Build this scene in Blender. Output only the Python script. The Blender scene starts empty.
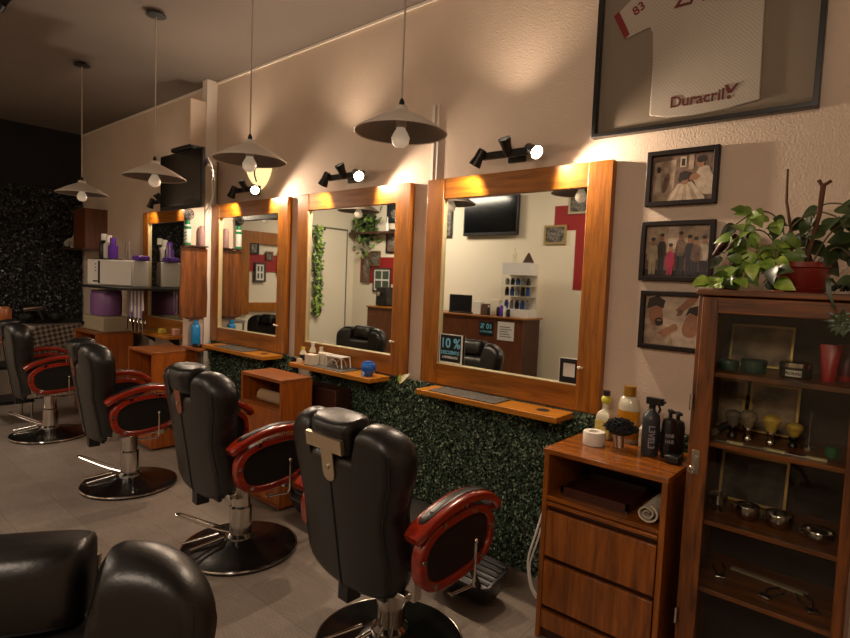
import bpy, math, random
import numpy as np
from mathutils import Vector, Matrix, Euler
random.seed(7)
sc = bpy.context.scene
COL = sc.collection
PI = math.pi

# ---------------------------------------------------------------- camera
F_PX = 559.4
cam_d = bpy.data.cameras.new('camera')
cam = bpy.data.objects.new('camera', cam_d)
COL.objects.link(cam)
sc.camera = cam
cam_d.sensor_fit = 'HORIZONTAL'
cam_d.sensor_width = 36.0
cam_d.lens = 36.0 * F_PX / 850.0
cam_d.clip_start = 0.03
a_, b_, c_ = [math.radians(v) for v in (-40.66, 3.81, 2.34)]
Fv = Vector((math.sin(a_) * math.cos(b_), math.cos(a_) * math.cos(b_), -math.sin(b_)))
Rv = Fv.cross(Vector((0, 0, 1))).normalized()
Uv = Rv.cross(Fv)
R2 = Rv * math.cos(c_) + Uv * math.sin(c_)
U2 = -Rv * math.sin(c_) + Uv * math.cos(c_)
M = Matrix((R2, U2, -Fv)).transposed().to_4x4()
M.translation = Vector((0, 0, 1.57))
cam.matrix_world = M

# ---------------------------------------------------------------- world, exposure
w = bpy.data.worlds.new('world')
sc.world = w
w.use_nodes = True
w.node_tree.nodes['Background'].inputs[0].default_value = (0.02, 0.018, 0.016, 1)
w.node_tree.nodes['Background'].inputs[1].default_value = 0.3
vs = sc.view_settings
vs.view_transform = 'Standard'
vs.look = 'None'
vs.gamma = 1.0
vs.use_curve_mapping = False
vs.exposure = 0.75
WARM = (1.0, 0.77, 0.56)


def area(name, loc, size, power, col, aim):
    d = bpy.data.lights.new(name, 'AREA')
    d.energy = power
    d.color = col
    d.shape = 'RECTANGLE'
    d.size, d.size_y = size
    o = bpy.data.objects.new(name, d)
    COL.objects.link(o)
    o.location = loc
    o.rotation_euler = (Vector(aim) - Vector(loc)).to_track_quat('-Z', 'Y').to_euler()
    return o


# unseen fill lights, added high opposite the mirrors to brighten the room
area('room_fill_light', (-0.1, -1.5, 3.0), (0.7, 0.5), 17, (1.0, 0.8, 0.62), (-0.5, 2.4, 0.7))
area('room_fill_light', (-6.4, -0.9, 3.2), (1.6, 0.5), 50, (1.0, 0.84, 0.68), (-6.6, -2.0, 0))
area('room_fill_light', (-2.8, -1.0, 3.25), (1.6, 0.5), 25, (1.0, 0.8, 0.62), (-3.2, -1.8, 0))

# ---------------------------------------------------------------- materials


def lin(h):
    if isinstance(h, str):
        h = h.lstrip('#')
        v = [int(h[i:i + 2], 16) / 255 for i in (0, 2, 4)]
    else:
        v = h
    return tuple((x / 12.92 if x <= 0.04045 else ((x + 0.055) / 1.055) ** 2.4) for x in v) + (1,)


MATS = {}


def mat(name, col, rough=0.5, metal=0.0, noise=0.0, nscale=20, bump=0.0, bscale=60, emit=None, estr=1.0, coat=0.0, col2=None, stretch=(1, 1, 1), spec=0.5):
    if name in MATS:
        return MATS[name]
    m = bpy.data.materials.new(name)
    m.use_nodes = True
    nt = m.node_tree
    p = nt.nodes['Principled BSDF']
    c = lin(col)
    p.inputs['Base Color'].default_value = c
    p.inputs['Roughness'].default_value = rough
    p.inputs['Metallic'].default_value = metal
    p.inputs['Coat Weight'].default_value = coat
    p.inputs['Coat Roughness'].default_value = 0.15
    p.inputs['Specular IOR Level'].default_value = spec
    tc = nt.nodes.new('ShaderNodeTexCoord')
    mp = nt.nodes.new('ShaderNodeMapping')
    mp.inputs['Scale'].default_value = stretch
    nt.links.new(tc.outputs['Object'], mp.inputs[0])
    if noise or col2:
        n = nt.nodes.new('ShaderNodeTexNoise')
        n.inputs['Scale'].default_value = nscale
        n.inputs['Detail'].default_value = 5
        nt.links.new(mp.outputs[0], n.inputs['Vector'])
        r = nt.nodes.new('ShaderNodeValToRGB')
        c2 = lin(col2) if col2 else tuple(x * (1 - noise) for x in c[:3]) + (1,)
        r.color_ramp.elements[0].color = c2
        r.color_ramp.elements[0].position = 0.35
        r.color_ramp.elements[1].color = c
        r.color_ramp.elements[1].position = 0.65
        nt.links.new(n.outputs['Fac'], r.inputs[0])
        nt.links.new(r.outputs[0], p.inputs['Base Color'])
    if bump:
        n2 = nt.nodes.new('ShaderNodeTexNoise')
        n2.inputs['Scale'].default_value = bscale
        n2.inputs['Detail'].default_value = 3
        nt.links.new(mp.outputs[0], n2.inputs['Vector'])
        b = nt.nodes.new('ShaderNodeBump')
        b.inputs['Strength'].default_value = bump
        b.inputs['Distance'].default_value = 0.01
        nt.links.new(n2.outputs['Fac'], b.inputs['Height'])
        nt.links.new(b.outputs[0], p.inputs['Normal'])
    if emit:
        p.inputs['Emission Color'].default_value = lin(emit)
        p.inputs['Emission Strength'].default_value = estr
    MATS[name] = m
    return m


def wood(name, dark, light, axis='z', rough=0.35, coat=0.15, scale=1.0):
    """streaky grain running along one axis"""
    if name in MATS:
        return MATS[name]
    m = bpy.data.materials.new(name)
    m.use_nodes = True
    nt = m.node_tree
    p = nt.nodes['Principled BSDF']
    tc = nt.nodes.new('ShaderNodeTexCoord')
    mp = nt.nodes.new('ShaderNodeMapping')
    s = {'x': (1.2, 14, 14), 'y': (14, 1.2, 14), 'z': (14, 14, 1.2)}[axis]
    mp.inputs['Scale'].default_value = tuple(v * scale for v in s)
    nt.links.new(tc.outputs['Object'], mp.inputs[0])
    n = nt.nodes.new('ShaderNodeTexNoise')
    n.inputs['Scale'].default_value = 3.0
    n.inputs['Detail'].default_value = 8
    n.inputs['Roughness'].default_value = 0.65
    n.inputs['Distortion'].default_value = 0.6
    nt.links.new(mp.outputs[0], n.inputs['Vector'])
    r = nt.nodes.new('ShaderNodeValToRGB')
    r.color_ramp.elements[0].color = lin(dark)
    r.color_ramp.elements[0].position = 0.3
    r.color_ramp.elements[1].color = lin(light)
    r.color_ramp.elements[1].position = 0.72
    nt.links.new(n.outputs['Fac'], r.inputs[0])
    nt.links.new(r.outputs[0], p.inputs['Base Color'])
    p.inputs['Roughness'].default_value = rough
    p.inputs['Coat Weight'].default_value = coat
    p.inputs['Coat Roughness'].default_value = 0.2
    b = nt.nodes.new('ShaderNodeBump')
    b.inputs['Strength'].default_value = 0.08
    b.inputs['Distance'].default_value = 0.002
    nt.links.new(n.outputs['Fac'], b.inputs['Height'])
    nt.links.new(b.outputs[0], p.inputs['Normal'])
    MATS[name] = m
    return m


def glass(name, tint='#ffffff', gloss=0.08, rough=0.02):
    if name in MATS:
        return MATS[name]
    m = bpy.data.materials.new(name)
    m.use_nodes = True
    nt = m.node_tree
    nt.nodes.remove(nt.nodes['Principled BSDF'])
    out = nt.nodes['Material Output']
    t = nt.nodes.new('ShaderNodeBsdfTransparent')
    t.inputs[0].default_value = lin(tint)
    g = nt.nodes.new('ShaderNodeBsdfGlossy')
    g.inputs['Roughness'].default_value = rough
    lw = nt.nodes.new('ShaderNodeLayerWeight')
    lw.inputs['Blend'].default_value = 0.25
    ma = nt.nodes.new('ShaderNodeMath')
    ma.operation = 'MULTIPLY_ADD'
    ma.inputs[1].default_value = 0.12
    ma.inputs[2].default_value = gloss
    nt.links.new(lw.outputs['Fresnel'], ma.inputs[0])
    mx = nt.nodes.new('ShaderNodeMixShader')
    nt.links.new(ma.outputs[0], mx.inputs[0])
    nt.links.new(t.outputs[0], mx.inputs[1])
    nt.links.new(g.outputs[0], mx.inputs[2])
    nt.links.new(mx.outputs[0], out.inputs[0])
    MATS[name] = m
    return m


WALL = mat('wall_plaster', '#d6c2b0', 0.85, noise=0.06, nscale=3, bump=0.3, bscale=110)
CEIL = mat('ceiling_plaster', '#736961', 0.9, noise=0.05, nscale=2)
FARB = mat('black_wall_paint', '#17181b', 0.8, noise=0.3, nscale=4)
LITEWALL = mat('cream_wall', '#ddd2bd', 0.85, noise=0.04, nscale=2)
MIRW = wood('mirror_wood_z', '#74400c', '#b06c18', 'z')
MIRWX = wood('mirror_wood_x', '#74400c', '#b06c18', 'x')
CHW = wood('chest_wood', '#5c2d0a', '#a8601c', 'z', rough=0.28, coat=0.3, scale=0.8)
CHX = wood('chest_wood_x', '#5e2e0a', '#b0661e', 'x', rough=0.25, coat=0.4, scale=0.8)
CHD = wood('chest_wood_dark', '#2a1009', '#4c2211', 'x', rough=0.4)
CABW = wood('display_wood', '#2e1607', '#8e501a', 'z', rough=0.4)
CABX = wood('display_wood_x', '#2e1607', '#8e501a', 'x', rough=0.4)
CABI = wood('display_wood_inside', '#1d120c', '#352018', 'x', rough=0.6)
BOXW = wood('box_wood', '#7c3a10', '#c46c24', 'z', rough=0.35)
BOXX = wood('box_wood_x', '#6d3716', '#a9622c', 'x', rough=0.35)
PANW = wood('panel_wood', '#2d1608', '#96551f', 'z', rough=0.4, scale=0.7)
DKW = wood('dark_wood', '#2e170e', '#54301f', 'z', rough=0.5)
DKWM = wood('counter_wood', '#4a2512', '#75401f', 'z', rough=0.4)
RED = wood('mahogany_red', '#5e1408', '#a62e15', 'y', rough=0.22, coat=0.6, scale=0.6)
MIR = mat('mirror_silver', '#e8ece6', 0.015, 1.0)
LEA = mat('black_leather', '#0d0c0c', 0.36, bump=0.05, bscale=140, spec=0.6)
LEAB = mat('black_leather_back', '#131110', 0.36, bump=0.05, bscale=140, spec=0.6)
BLK = mat('black_plastic', '#131314', 0.35)
BLKM = mat('black_matte', '#101010', 0.7)
BASEB = mat('black_enamel', '#0a0a0b', 0.25, coat=0.2)
CHR = mat('chrome', '#cfcac4', 0.12, 1.0)
BRS = mat('brushed_plate', '#c4b296', 0.32, 0.9)
COP = mat('copper_plate', '#b06a4a', 0.3, 0.9)
WHT = mat('white_enamel', '#dcd8d2', 0.35)
WHP = mat('white_paint', '#e6ddd2', 0.5)
SHD = mat('shade_enamel', '#cfc6bb', 0.35)
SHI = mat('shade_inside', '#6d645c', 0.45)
BULB = mat('frosted_bulb', '#f2e9dc', 0.3, emit='#ffe6c4', estr=0.12)
GLOW = mat('spot_bulb', '#fff4e0', 0.3, emit='#ffe9c8', estr=40)
SCON = mat('sconce_glass', '#f0dfb4', 0.4, emit='#ffe0a0', estr=0.7)
SCRN = mat('screen_glass', '#08090b', 0.12, coat=0.4)
GLS = glass('clear_glass', '#ffffff', 0.02)
CABG = glass('cabinet_glass', '#fafaf6', 0.015)
STEEL = mat('steel', '#b5b0a8', 0.2, 1.0)
LF = mat('leaf_green', '#7a9440', 0.35, col2='#405c24', nscale=12)
LF2 = mat('leaf_bright', '#b4cc5c', 0.35, col2='#6c9030', nscale=25)
LFD = mat('leaf_dark', '#3a4c26', 0.35, col2='#1c2812', nscale=12)
STEM = mat('stem_brown', '#5a3a24', 0.8)
POT = mat('terracotta_red', '#7d2418', 0.35, coat=0.3)
TAPE = mat('creased_paper', '#e4ddd0', 0.8, noise=0.1, nscale=40)
TOWEL = mat('towel_cloth', '#d9cdb8', 0.95, bump=0.8, bscale=300)
MATG = mat('grey_rubber_mat', '#66645f', 0.55, col2='#4a4844', nscale=40)


# ---------------------------------------------------------------- mesh builder
class MB:
    def __init__(s):
        s.v = []
        s.f = []
        s.m = []
        s.mi = 0

    def add(s, vs_, fs):
        o = len(s.v)
        s.v += [tuple(v) for v in vs_]
        s.f += [tuple(i + o for i in f) for f in fs]
        s.m += [s.mi] * len(fs)
        return s

    def use(s, i):
        s.mi = i
        return s

    def box(s, x0, x1, y0, y1, z0, z1, R=None, c=None):
        vs_ = [Vector((x, y, z)) for z in (z0, z1) for y in (y0, y1) for x in (x0, x1)]
        if R is not None:
            c = Vector(c) if c is not None else Vector(((x0 + x1) / 2, (y0 + y1) / 2, (z0 + z1) / 2))
            vs_ = [R @ (v - c) + c for v in vs_]
        return s.add(vs_, [(0, 2, 3, 1), (4, 5, 7, 6), (0, 1, 5, 4), (2, 6, 7, 3), (0, 4, 6, 2), (1, 3, 7, 5)])

    def loft(s, rings, close=True, caps=True):
        n = len(rings[0])
        vs_ = [p for r in rings for p in r]
        fs = []
        for i in range(len(rings) - 1):
            for j in range(n if close else n - 1):
                k = (j + 1) % n
                fs.append((i * n + j, i * n + k, (i + 1) * n + k, (i + 1) * n + j))
        if caps and close:
            fs.append(tuple(range(n - 1, -1, -1)))
            fs.append(tuple((len(rings) - 1) * n + j for j in range(n)))
        return s.add(vs_, fs)

    def cyl(s, p0, p1, r0, r1=None, seg=20, caps=True):
        r1 = r0 if r1 is None else r1
        p0, p1 = Vector(p0), Vector(p1)
        d = (p1 - p0).normalized()
        a = d.orthogonal().normalized()
        b = d.cross(a)
        rings = []
        for p, r in ((p0, r0), (p1, r1)):
            rings.append([p + a * r * math.cos(2 * PI * k / seg) + b * r * math.sin(2 * PI * k / seg) for k in range(seg)])
        return s.loft(rings, caps=caps)

    def lathe(s, prof, c=(0, 0, 0), seg=28, R=None, caps=True, sx=1, sy=1):
        c = Vector(c)
        rings = []
        for r, z in prof:
            rg = [Vector((max(r, 1e-4) * sx * math.cos(2 * PI * k / seg), max(r, 1e-4) * sy * math.sin(2 * PI * k / seg), z)) for k in range(seg)]
            rings.append([c + (R @ q if R is not None else q) for q in rg])
        return s.loft(rings, caps=caps)

    def tube(s, pts, r, seg=8, closed=False):
        pts = [Vector(p) for p in pts]
        n = len(pts)
        rings = []
        a = None
        for i, p in enumerate(pts):
            if closed:
                d = (pts[(i + 1) % n] - pts[i - 1]).normalized()
            else:
                d = (pts[min(i + 1, n - 1)] - pts[max(i - 1, 0)]).normalized()
            if a is None:
                a = d.orthogonal().normalized()
            a = (a - d * a.dot(d)).normalized()
            b = d.cross(a)
            rr = r[i] if isinstance(r, (list, tuple)) else r
            rings.append([p + a * rr * math.cos(2 * PI * k / seg) + b * rr * math.sin(2 * PI * k / seg) for k in range(seg)])
        if closed:
            rings.append(rings[0])
        return s.loft(rings, caps=not closed)

    def prism(s, poly, plane, h0, h1):
        def P(u, v, h):
            return {'xy': (u, v, h), 'xz': (u, h, v), 'yz': (h, u, v)}[plane]
        return s.loft([[P(u, v, h0) for u, v in poly], [P(u, v, h1) for u, v in poly]])

    def ring(s, outer, inner, plane, h0, h1):
        def P(u, v, h):
            return {'xy': (u, v, h), 'xz': (u, h, v), 'yz': (h, u, v)}[plane]
        n = len(outer)
        vs_ = [P(*q, h0) for q in outer] + [P(*q, h0) for q in inner] + [P(*q, h1) for q in outer] + [P(*q, h1) for q in inner]
        fs = []
        for j in range(n):
            k = (j + 1) % n
            fs += [(j, k, n + k, n + j), (2 * n + j, 3 * n + j, 3 * n + k, 2 * n + k), (j, 2 * n + j, 2 * n + k, k), (n + j, n + k, 3 * n + k, 3 * n + j)]
        return s.add(vs_, fs)

    def quad(s, a, b, c, d):
        return s.add([a, b, c, d], [(0, 1, 2, 3)])

    def ball(s, c, r, seg=16, sx=1, sy=1, sz=1, R=None):
        prof = [(r * math.sin(PI * k / 10), -r * sz * math.cos(PI * k / 10)) for k in range(11)]
        return s.lathe(prof, c, seg, R, sx=sx, sy=sy)


def smooth_poly(pts, n=6):
    """closed Catmull-Rom"""
    out = []
    N = len(pts)
    for i in range(N):
        p0, p1, p2, p3 = [Vector(pts[(i + k - 1) % N]) for k in range(4)]
        for j in range(n):
            t = j / n
            out.append(0.5 * ((2 * p1) + (p2 - p0) * t + (2 * p0 - 5 * p1 + 4 * p2 - p3) * t * t + (3 * p1 - p0 - 3 * p2 + p3) * t ** 3))
    return out


def spline(pts, n=6):
    out = []
    N = len(pts)
    for i in range(N - 1):
        p0, p1, p2, p3 = [Vector(pts[min(max(i + k - 1, 0), N - 1)]) for k in range(4)]
        for j in range(n):
            t = j / n
            out.append(0.5 * ((2 * p1) + (p2 - p0) * t + (2 * p0 - 5 * p1 + 4 * p2 - p3) * t * t + (3 * p1 - p0 - 3 * p2 + p3) * t ** 3))
    out.append(Vector(pts[-1]))
    return out


def obj(name, mb, mats, parent=None, loc=None, rz=0, bevel=0, sub=0, flat=False, fixn=True):
    me = bpy.data.meshes.new(name)
    me.from_pydata([tuple(v) for v in mb.v], [], mb.f)
    if not isinstance(mats, (list, tuple)):
        mats = [mats]
    for m in mats:
        me.materials.append(m)
    me.polygons.foreach_set('material_index', mb.m)
    if fixn:
        import bmesh
        bm = bmesh.new()
        bm.from_mesh(me)
        bmesh.ops.recalc_face_normals(bm, faces=bm.faces)
        bm.to_mesh(me)
        bm.free()
    if not flat:
        me.shade_smooth()
        me.set_sharp_from_angle(angle=math.radians(38))
    me.update()
    o = bpy.data.objects.new(name, me)
    COL.objects.link(o)
    if parent:
        o.parent = parent
    if loc is not None:
        o.location = loc
    o.rotation_euler = (0, 0, rz)
    if bevel:
        b = o.modifiers.new('bevel', 'BEVEL')
        b.width = bevel
        b.segments = 2
        b.limit_method = 'ANGLE'
        b.angle_limit = math.radians(40)
    if sub:
        b = o.modifiers.new('sub', 'SUBSURF')
        b.levels = sub
        b.render_levels = sub
    return o


def tag(o, label, cat, group=None, kind=None):
    o['label'] = label
    if cat:
        o['category'] = cat
    if group:
        o['group'] = group
    o['kind'] = kind or 'thing'
    return o


def thing(name, label, cat, loc=(0, 0, 0), rz=0, group=None):
    o = bpy.data.objects.new(name, None)
    COL.objects.link(o)
    o.location = loc
    o.rotation_euler = (0, 0, rz)
    o.empty_display_size = 0.05
    return tag(o, label, cat, group)


def struct(name, mb, m, **k):
    o = obj(name, mb, m, **k)
    o['kind'] = 'structure'
    return o


def copy_tree(o, parent=None):
    c = o.copy()
    COL.objects.link(c)
    if parent is not None:
        c.parent = parent
    for ch in list(o.children):
        copy_tree(ch, c)
    return c


def text(name, s, size, m, parent=None, loc=(0, 0, 0), rot=(PI / 2, 0, 0), ext=0.0008, align='CENTER', sx=1.0, shear=0):
    cu = bpy.data.curves.new(name, 'FONT')
    cu.body = s
    cu.size = size
    cu.extrude = ext
    cu.align_x = align
    cu.align_y = 'CENTER'
    cu.shear = shear
    cu.offset = size * 0.015
    t = bpy.data.objects.new(name, cu)
    COL.objects.link(t)
    bpy.context.view_layer.update()
    me = bpy.data.meshes.new_from_object(t.evaluated_get(bpy.context.evaluated_depsgraph_get()))
    bpy.data.objects.remove(t)
    me.materials.clear()
    me.materials.append(m)
    o = bpy.data.objects.new(name, me)
    COL.objects.link(o)
    if parent:
        o.parent = parent
    o.location = loc
    o.rotation_euler = rot
    o.scale = (sx, 1, 1)
    return o


# ================================================================ ROOM
YW = 2.70
XF = -8.43
ZC = 3.32
YB = -2.2
XN = 1.7
# floor : square tiles with a woven look
fm = bpy.data.materials.new('floor_tiles')
fm.use_nodes = True
nt = fm.node_tree
p = nt.nodes['Principled BSDF']
tc = nt.nodes.new('ShaderNodeTexCoord')
br = nt.nodes.new('ShaderNodeTexBrick')
br.offset = 0.0
br.inputs['Scale'].default_value = 1.0
br.inputs['Brick Width'].default_value = 0.60
br.inputs['Row Height'].default_value = 0.30
br.inputs['Mortar Size'].default_value = 0.0018
br.inputs['Color1'].default_value = lin('#a3958a')
br.inputs['Color2'].default_value = lin('#978a7e')
br.inputs['Mortar'].default_value = lin('#75695e')
nt.links.new(tc.outputs['Object'], br.inputs['Vector'])
n1 = nt.nodes.new('ShaderNodeTexNoise')
n1.inputs['Scale'].default_value = 5
n1.inputs['Detail'].default_value = 6
nt.links.new(tc.outputs['Object'], n1.inputs['Vector'])
br2 = nt.nodes.new('ShaderNodeTexBrick')
br2.inputs['Scale'].default_value = 1.0
br2.inputs['Brick Width'].default_value = 0.05
br2.inputs['Row Height'].default_value = 0.012
br2.inputs['Mortar Size'].default_value = 0.0014
br2.inputs['Color1'].default_value = (1, 1, 1, 1)
br2.inputs['Color2'].default_value = (0.86, 0.86, 0.86, 1)
br2.inputs['Mortar'].default_value = (0.62, 0.62, 0.62, 1)
nt.links.new(tc.outputs['Object'], br2.inputs['Vector'])
mx = nt.nodes.new('ShaderNodeMix')
mx.data_type = 'RGBA'
mx.blend_type = 'MULTIPLY'
mx.inputs[0].default_value = 1.0
nt.links.new(br.outputs['Color'], mx.inputs[6])
nt.links.new(br2.outputs['Color'], mx.inputs[7])
mx2 = nt.nodes.new('ShaderNodeMix')
mx2.data_type = 'RGBA'
mx2.blend_type = 'MULTIPLY'
mx2.inputs[0].default_value = 0.35
nt.links.new(mx.outputs[2], mx2.inputs[6])
nt.links.new(n1.outputs['Fac'], mx2.inputs[7])
nt.links.new(mx2.outputs[2], p.inputs['Base Color'])
p.inputs['Roughness'].default_value = 0.42

struct('floor', MB().box(XF - 0.1, XN + 0.1, YB - 0.1, YW + 0.1, -0.1, 0), fm)
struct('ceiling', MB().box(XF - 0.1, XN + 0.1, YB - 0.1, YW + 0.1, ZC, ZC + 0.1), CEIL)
struct('wall_front', MB().box(XF - 0.1, XN + 0.1, YW, YW + 0.1, 0, ZC), WALL)
struct('wall_back', MB().box(XF - 0.1, XN + 0.1, YB - 0.1, YB, 0, ZC), LITEWALL)
struct('wall_right', MB().box(XN, XN + 0.1, YB, YW, 0, ZC), WALL)
struct('wall_left', MB().box(XF - 0.1, XF, 0.62, YW, 0, ZC), FARB)
struct('wall_left', MB().box(XF - 0.1, XF, YB, 0.62, 0, ZC), LITEWALL)
# thin wing of wall and the white boxed pipe before the first station
struct('trim_1', MB().box(-5.07, -4.97, 2.46, YW, 0, 3.12), WALL)
struct('trim_2', MB().box(-5.03, -4.945, 2.60, YW, 0, ZC), WHP)
# cornice line
struct('trim_3', MB().box(-8.43, XN, YW - 0.012, YW, ZC - 0.022, ZC - 0.004), WHP)
# white conduit between the second and third station
c = MB()
c.box(-2.31, -2.292, YW - 0.016, YW, 0.95, 2.66)
c.box(-2.272, -2.262, YW - 0.012, YW, 0.95, 2.66)
struct('trim_4', c, WHP)
# wood framed pale panel on the far wall, seen only in the first mirror
c = MB()
c.box(XF, XF + 0.06, 0.17, 0.36, 0.9, 2.3)
c.box(XF, XF + 0.06, -0.62, 0.17, 2.1, 2.3)
c.box(XF, XF + 0.06, -0.62, 0.17, 0.95, 1.1)
struct('trim_5', c, MIRW)
c = MB().box(XF, XF + 0.02, -0.62, 0.17, 1.63, 1.92)
struct('trim_6', c, mat('red_paint', '#8e1414', 0.6))
c = MB().box(XF, XF + 0.012, -2.0, -1.0, 2.5, 2.53).box(XF, XF + 0.012, -2.02, -2.0, 0, 2.53)
struct('trim_7', c, mat('door_gap', '#6a6456', 0.7))


# ---------------------------------------------------------------- foliage panels
def leaf_panel(x0, x1, z0, z1, y, n, size, depth, axis='y', sgn=-1, seed=1):
    rng = np.random.default_rng(seed)
    mb = MB()
    if axis == 'y':
        u = rng.uniform(x0, x1, n)
    else:
        u = rng.uniform(x0, x1, n)
    zz = rng.uniform(z0, z1, n)
    dd = rng.uniform(0, 1, n) ** 0.7 * depth
    V_, F_, M_ = [], [], []
    for i in range(n):
        th = rng.uniform(0, 2 * PI)
        tilt = rng.uniform(-1.0, 1.0)
        tilt2 = rng.uniform(-1.0, 1.0)
        s = size * rng.uniform(0.6, 1.3)
        a = np.array([math.cos(th), tilt * 0.8, math.sin(th)])
        b = np.array([-math.sin(th), tilt2 * 0.8, math.cos(th)])
        a /= np.linalg.norm(a)
        b /= np.linalg.norm(b)
        c0 = np.array([u[i], -dd[i], zz[i]])
        q = [c0 - a * s * 0.5, c0 + b * s * 0.28, c0 + a * s * 0.5, c0 - b * s * 0.28]
        k = len(V_)
        for w_ in q:
            if axis == 'y':
                V_.append((w_[0], min(y + w_[1], y + 0.02), w_[2]))
            else:
                V_.append((max(y - w_[1], y - 0.02), w_[0], w_[2]))
        F_.append((k, k + 1, k + 2, k + 3))
        M_.append(int(rng.choice(3, p=[0.42, 0.42, 0.16])))
    mb.v, mb.f, mb.m = V_, F_, M_
    return mb


G1 = mat('hedge_green', '#466048', 0.5)
G2 = mat('hedge_light', '#89a083', 0.4)
G3 = mat('hedge_deep', '#1b2a1d', 0.6)
HB = mat('hedge_backing', '#10180f', 0.9)


def hedge_thing(name, x0, x1, z0, z1, n, label, seed):
    t = thing(name, label, 'hedge panel', ((x0 + x1) / 2, YW, 0))
    ox = (x0 + x1) / 2
    obj('backing', MB().box(x0 - ox, x1 - ox, -0.03, -0.004, z0, z1), HB, t)
    obj('leaves', leaf_panel(x0 - ox, x1 - ox, z0, z1 + 0.01, -0.025, n, 0.019, 0.035, seed=seed), [G1, G3, G2], t, flat=True, fixn=False)


hedge_thing('artificial_hedge', -3.42, -0.62, 0.0, 0.925, 60000, 'artificial boxwood hedge covering the low wall under the two nearest mirrors', 3)
hedge_thing('artificial_hedge', -4.94, -3.62, 0.0, 0.925, 14000, 'artificial boxwood hedge low on the wall under the mirror by the white pipe', 4)
B1 = mat('dark_leaf_a', '#1c1e20', 0.4)
B2 = mat('dark_leaf_b', '#121416', 0.6)
B3 = mat('dark_leaf_c', '#565a5a', 0.35)
t = thing('leaf_wall', 'black leafy panel covering the dark wall at the far end', 'leaf wall', (XF, 1.66, 0))
obj('backing', MB().box(0, 0.02, -1.04, 1.02, 0.35, 2.55), FARB, t)
obj('leaves', leaf_panel(-1.04, 1.02, 0.35, 2.55, 0.03, 22000, 0.034, 0.05, axis='x', seed=9), [B2, B1, B3], t, flat=True, fixn=False)


# ================================================================ MIRRORS
def rect(x0, x1, z0, z1):
    return [(x0, z0), (x1, z0), (x1, z1), (x0, z1)]


def mirror(x, label, w=1.18):
    h0, h1 = 0.945, 2.197
    t = thing('wall_mirror', label, 'mirror', (x + w / 2, YW, h0), 0, 'wood-framed mirrors along the wall')
    hw = w / 2
    H = h1 - h0
    D = -0.045
    obj('frame_stile', MB().box(-hw, -hw + 0.128, D, 0, 0, H), MIRW, t, bevel=0.003)
    obj('frame_stile', MB().box(hw - 0.128, hw, D, 0, 0, H), MIRW, t, bevel=0.003)
    obj('frame_rail', MB().box(-hw + 0.128, hw - 0.128, D + 0.003, 0, H - 0.122, H), MIRWX, t, bevel=0.002)
    obj('frame_rail', MB().box(-hw + 0.128, hw - 0.128, D + 0.003, 0, 0, 0.128), MIRWX, t, bevel=0.002)
    obj('mirror_glass', MB().box(-hw + 0.12, hw - 0.12, -0.022, -0.012, 0.12, H - 0.115), MIR, t)
    # aluminium lip along the glass
    c = MB()
    c.box(-hw + 0.128, hw - 0.128, -0.047, -0.022, 0.126, 0.131)
    c.box(-hw + 0.126, -hw + 0.133, -0.040, -0.022, 0.128, H - 0.122)
    obj('glass_edge', c, mat('alu_lip', '#d8c8a0', 0.4, 0.4), t)
    obj('hook', MB().cyl((hw - 0.1, D, 0.22), (hw - 0.1, D - 0.03, 0.225), 0.006).ball((hw - 0.1, D - 0.032, 0.226), 0.009), WHP, t)
    return t


mirror(-2.302, 'wood framed mirror at right, with a blue discount notice at its lower left')
mirror(-3.625, 'middle wood framed mirror, above the shelf holding the blue pot')
mirror(-4.935, 'wood framed mirror just right of the white boxed pipe')
mirror(-6.425, 'dark far wood framed mirror beside the white towel cabinet')


def shelf(x0, x1, label, sign=1, mat_=True):
    z = 0.94
    cx = (x0 + x1) / 2
    t = thing('mirror_shelf', label, 'shelf', (cx, YW - 0.045, z - 0.035), 0, 'shelves under the mirrors')
    hw = (x1 - x0) / 2
    obj('board', MB().box(-hw, hw, -0.19, 0, 0, 0.03), [wood('shelf_wood', '#9a5a14', '#d08a28', 'x')], t, bevel=0.003)
    obj('cable_hole', MB().lathe([(0.034, 0.0302), (0.034, 0.0312), (0.03, 0.0314), (0.0, 0.0314)], (hw - 0.13, -0.085, 0)), BLKM, t)
    for s in (-1, 1):
        obj('bracket', MB().prism([(-0.14, 0.0), (0, 0.0), (0, -0.1)], 'yz', s * (hw - 0.15) - 0.008, s * (hw - 0.15) + 0.008), BLKM, t)
    return t


shelf(-2.17, -1.25, 'narrow orange wood shelf under the rightmost mirror')
shelf(-3.43, -2.565, 'wood shelf under the middle mirror holding the blue pot and white boxes')
shelf(-4.72, -3.77, 'wood shelf under the mirror by the white pipe, grey mat on it')
shelf(-6.25, -5.40, 'far wood shelf under the dark mirror beside the towel cabinet')
for (x0, x1, lab) in ((-2.08, -1.62, 'grey rubber mat on the shelf under the rightmost mirror'),
                      (-3.27, -2.85, 'grey rubber mat on the shelf beside the blue pot'),
                      (-4.54, -4.08, 'grey mat on the shelf under the mirror by the white pipe')):
    cx = (x0 + x1) / 2
    tag(obj('counter_mat', MB().box(x0 - cx, x1 - cx, -0.08, 0.08, 0, 0.006), MATG, loc=(cx, 2.56, 0.9355), bevel=0.002), lab, 'mat', 'grey mats on the mirror shelves')

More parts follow.
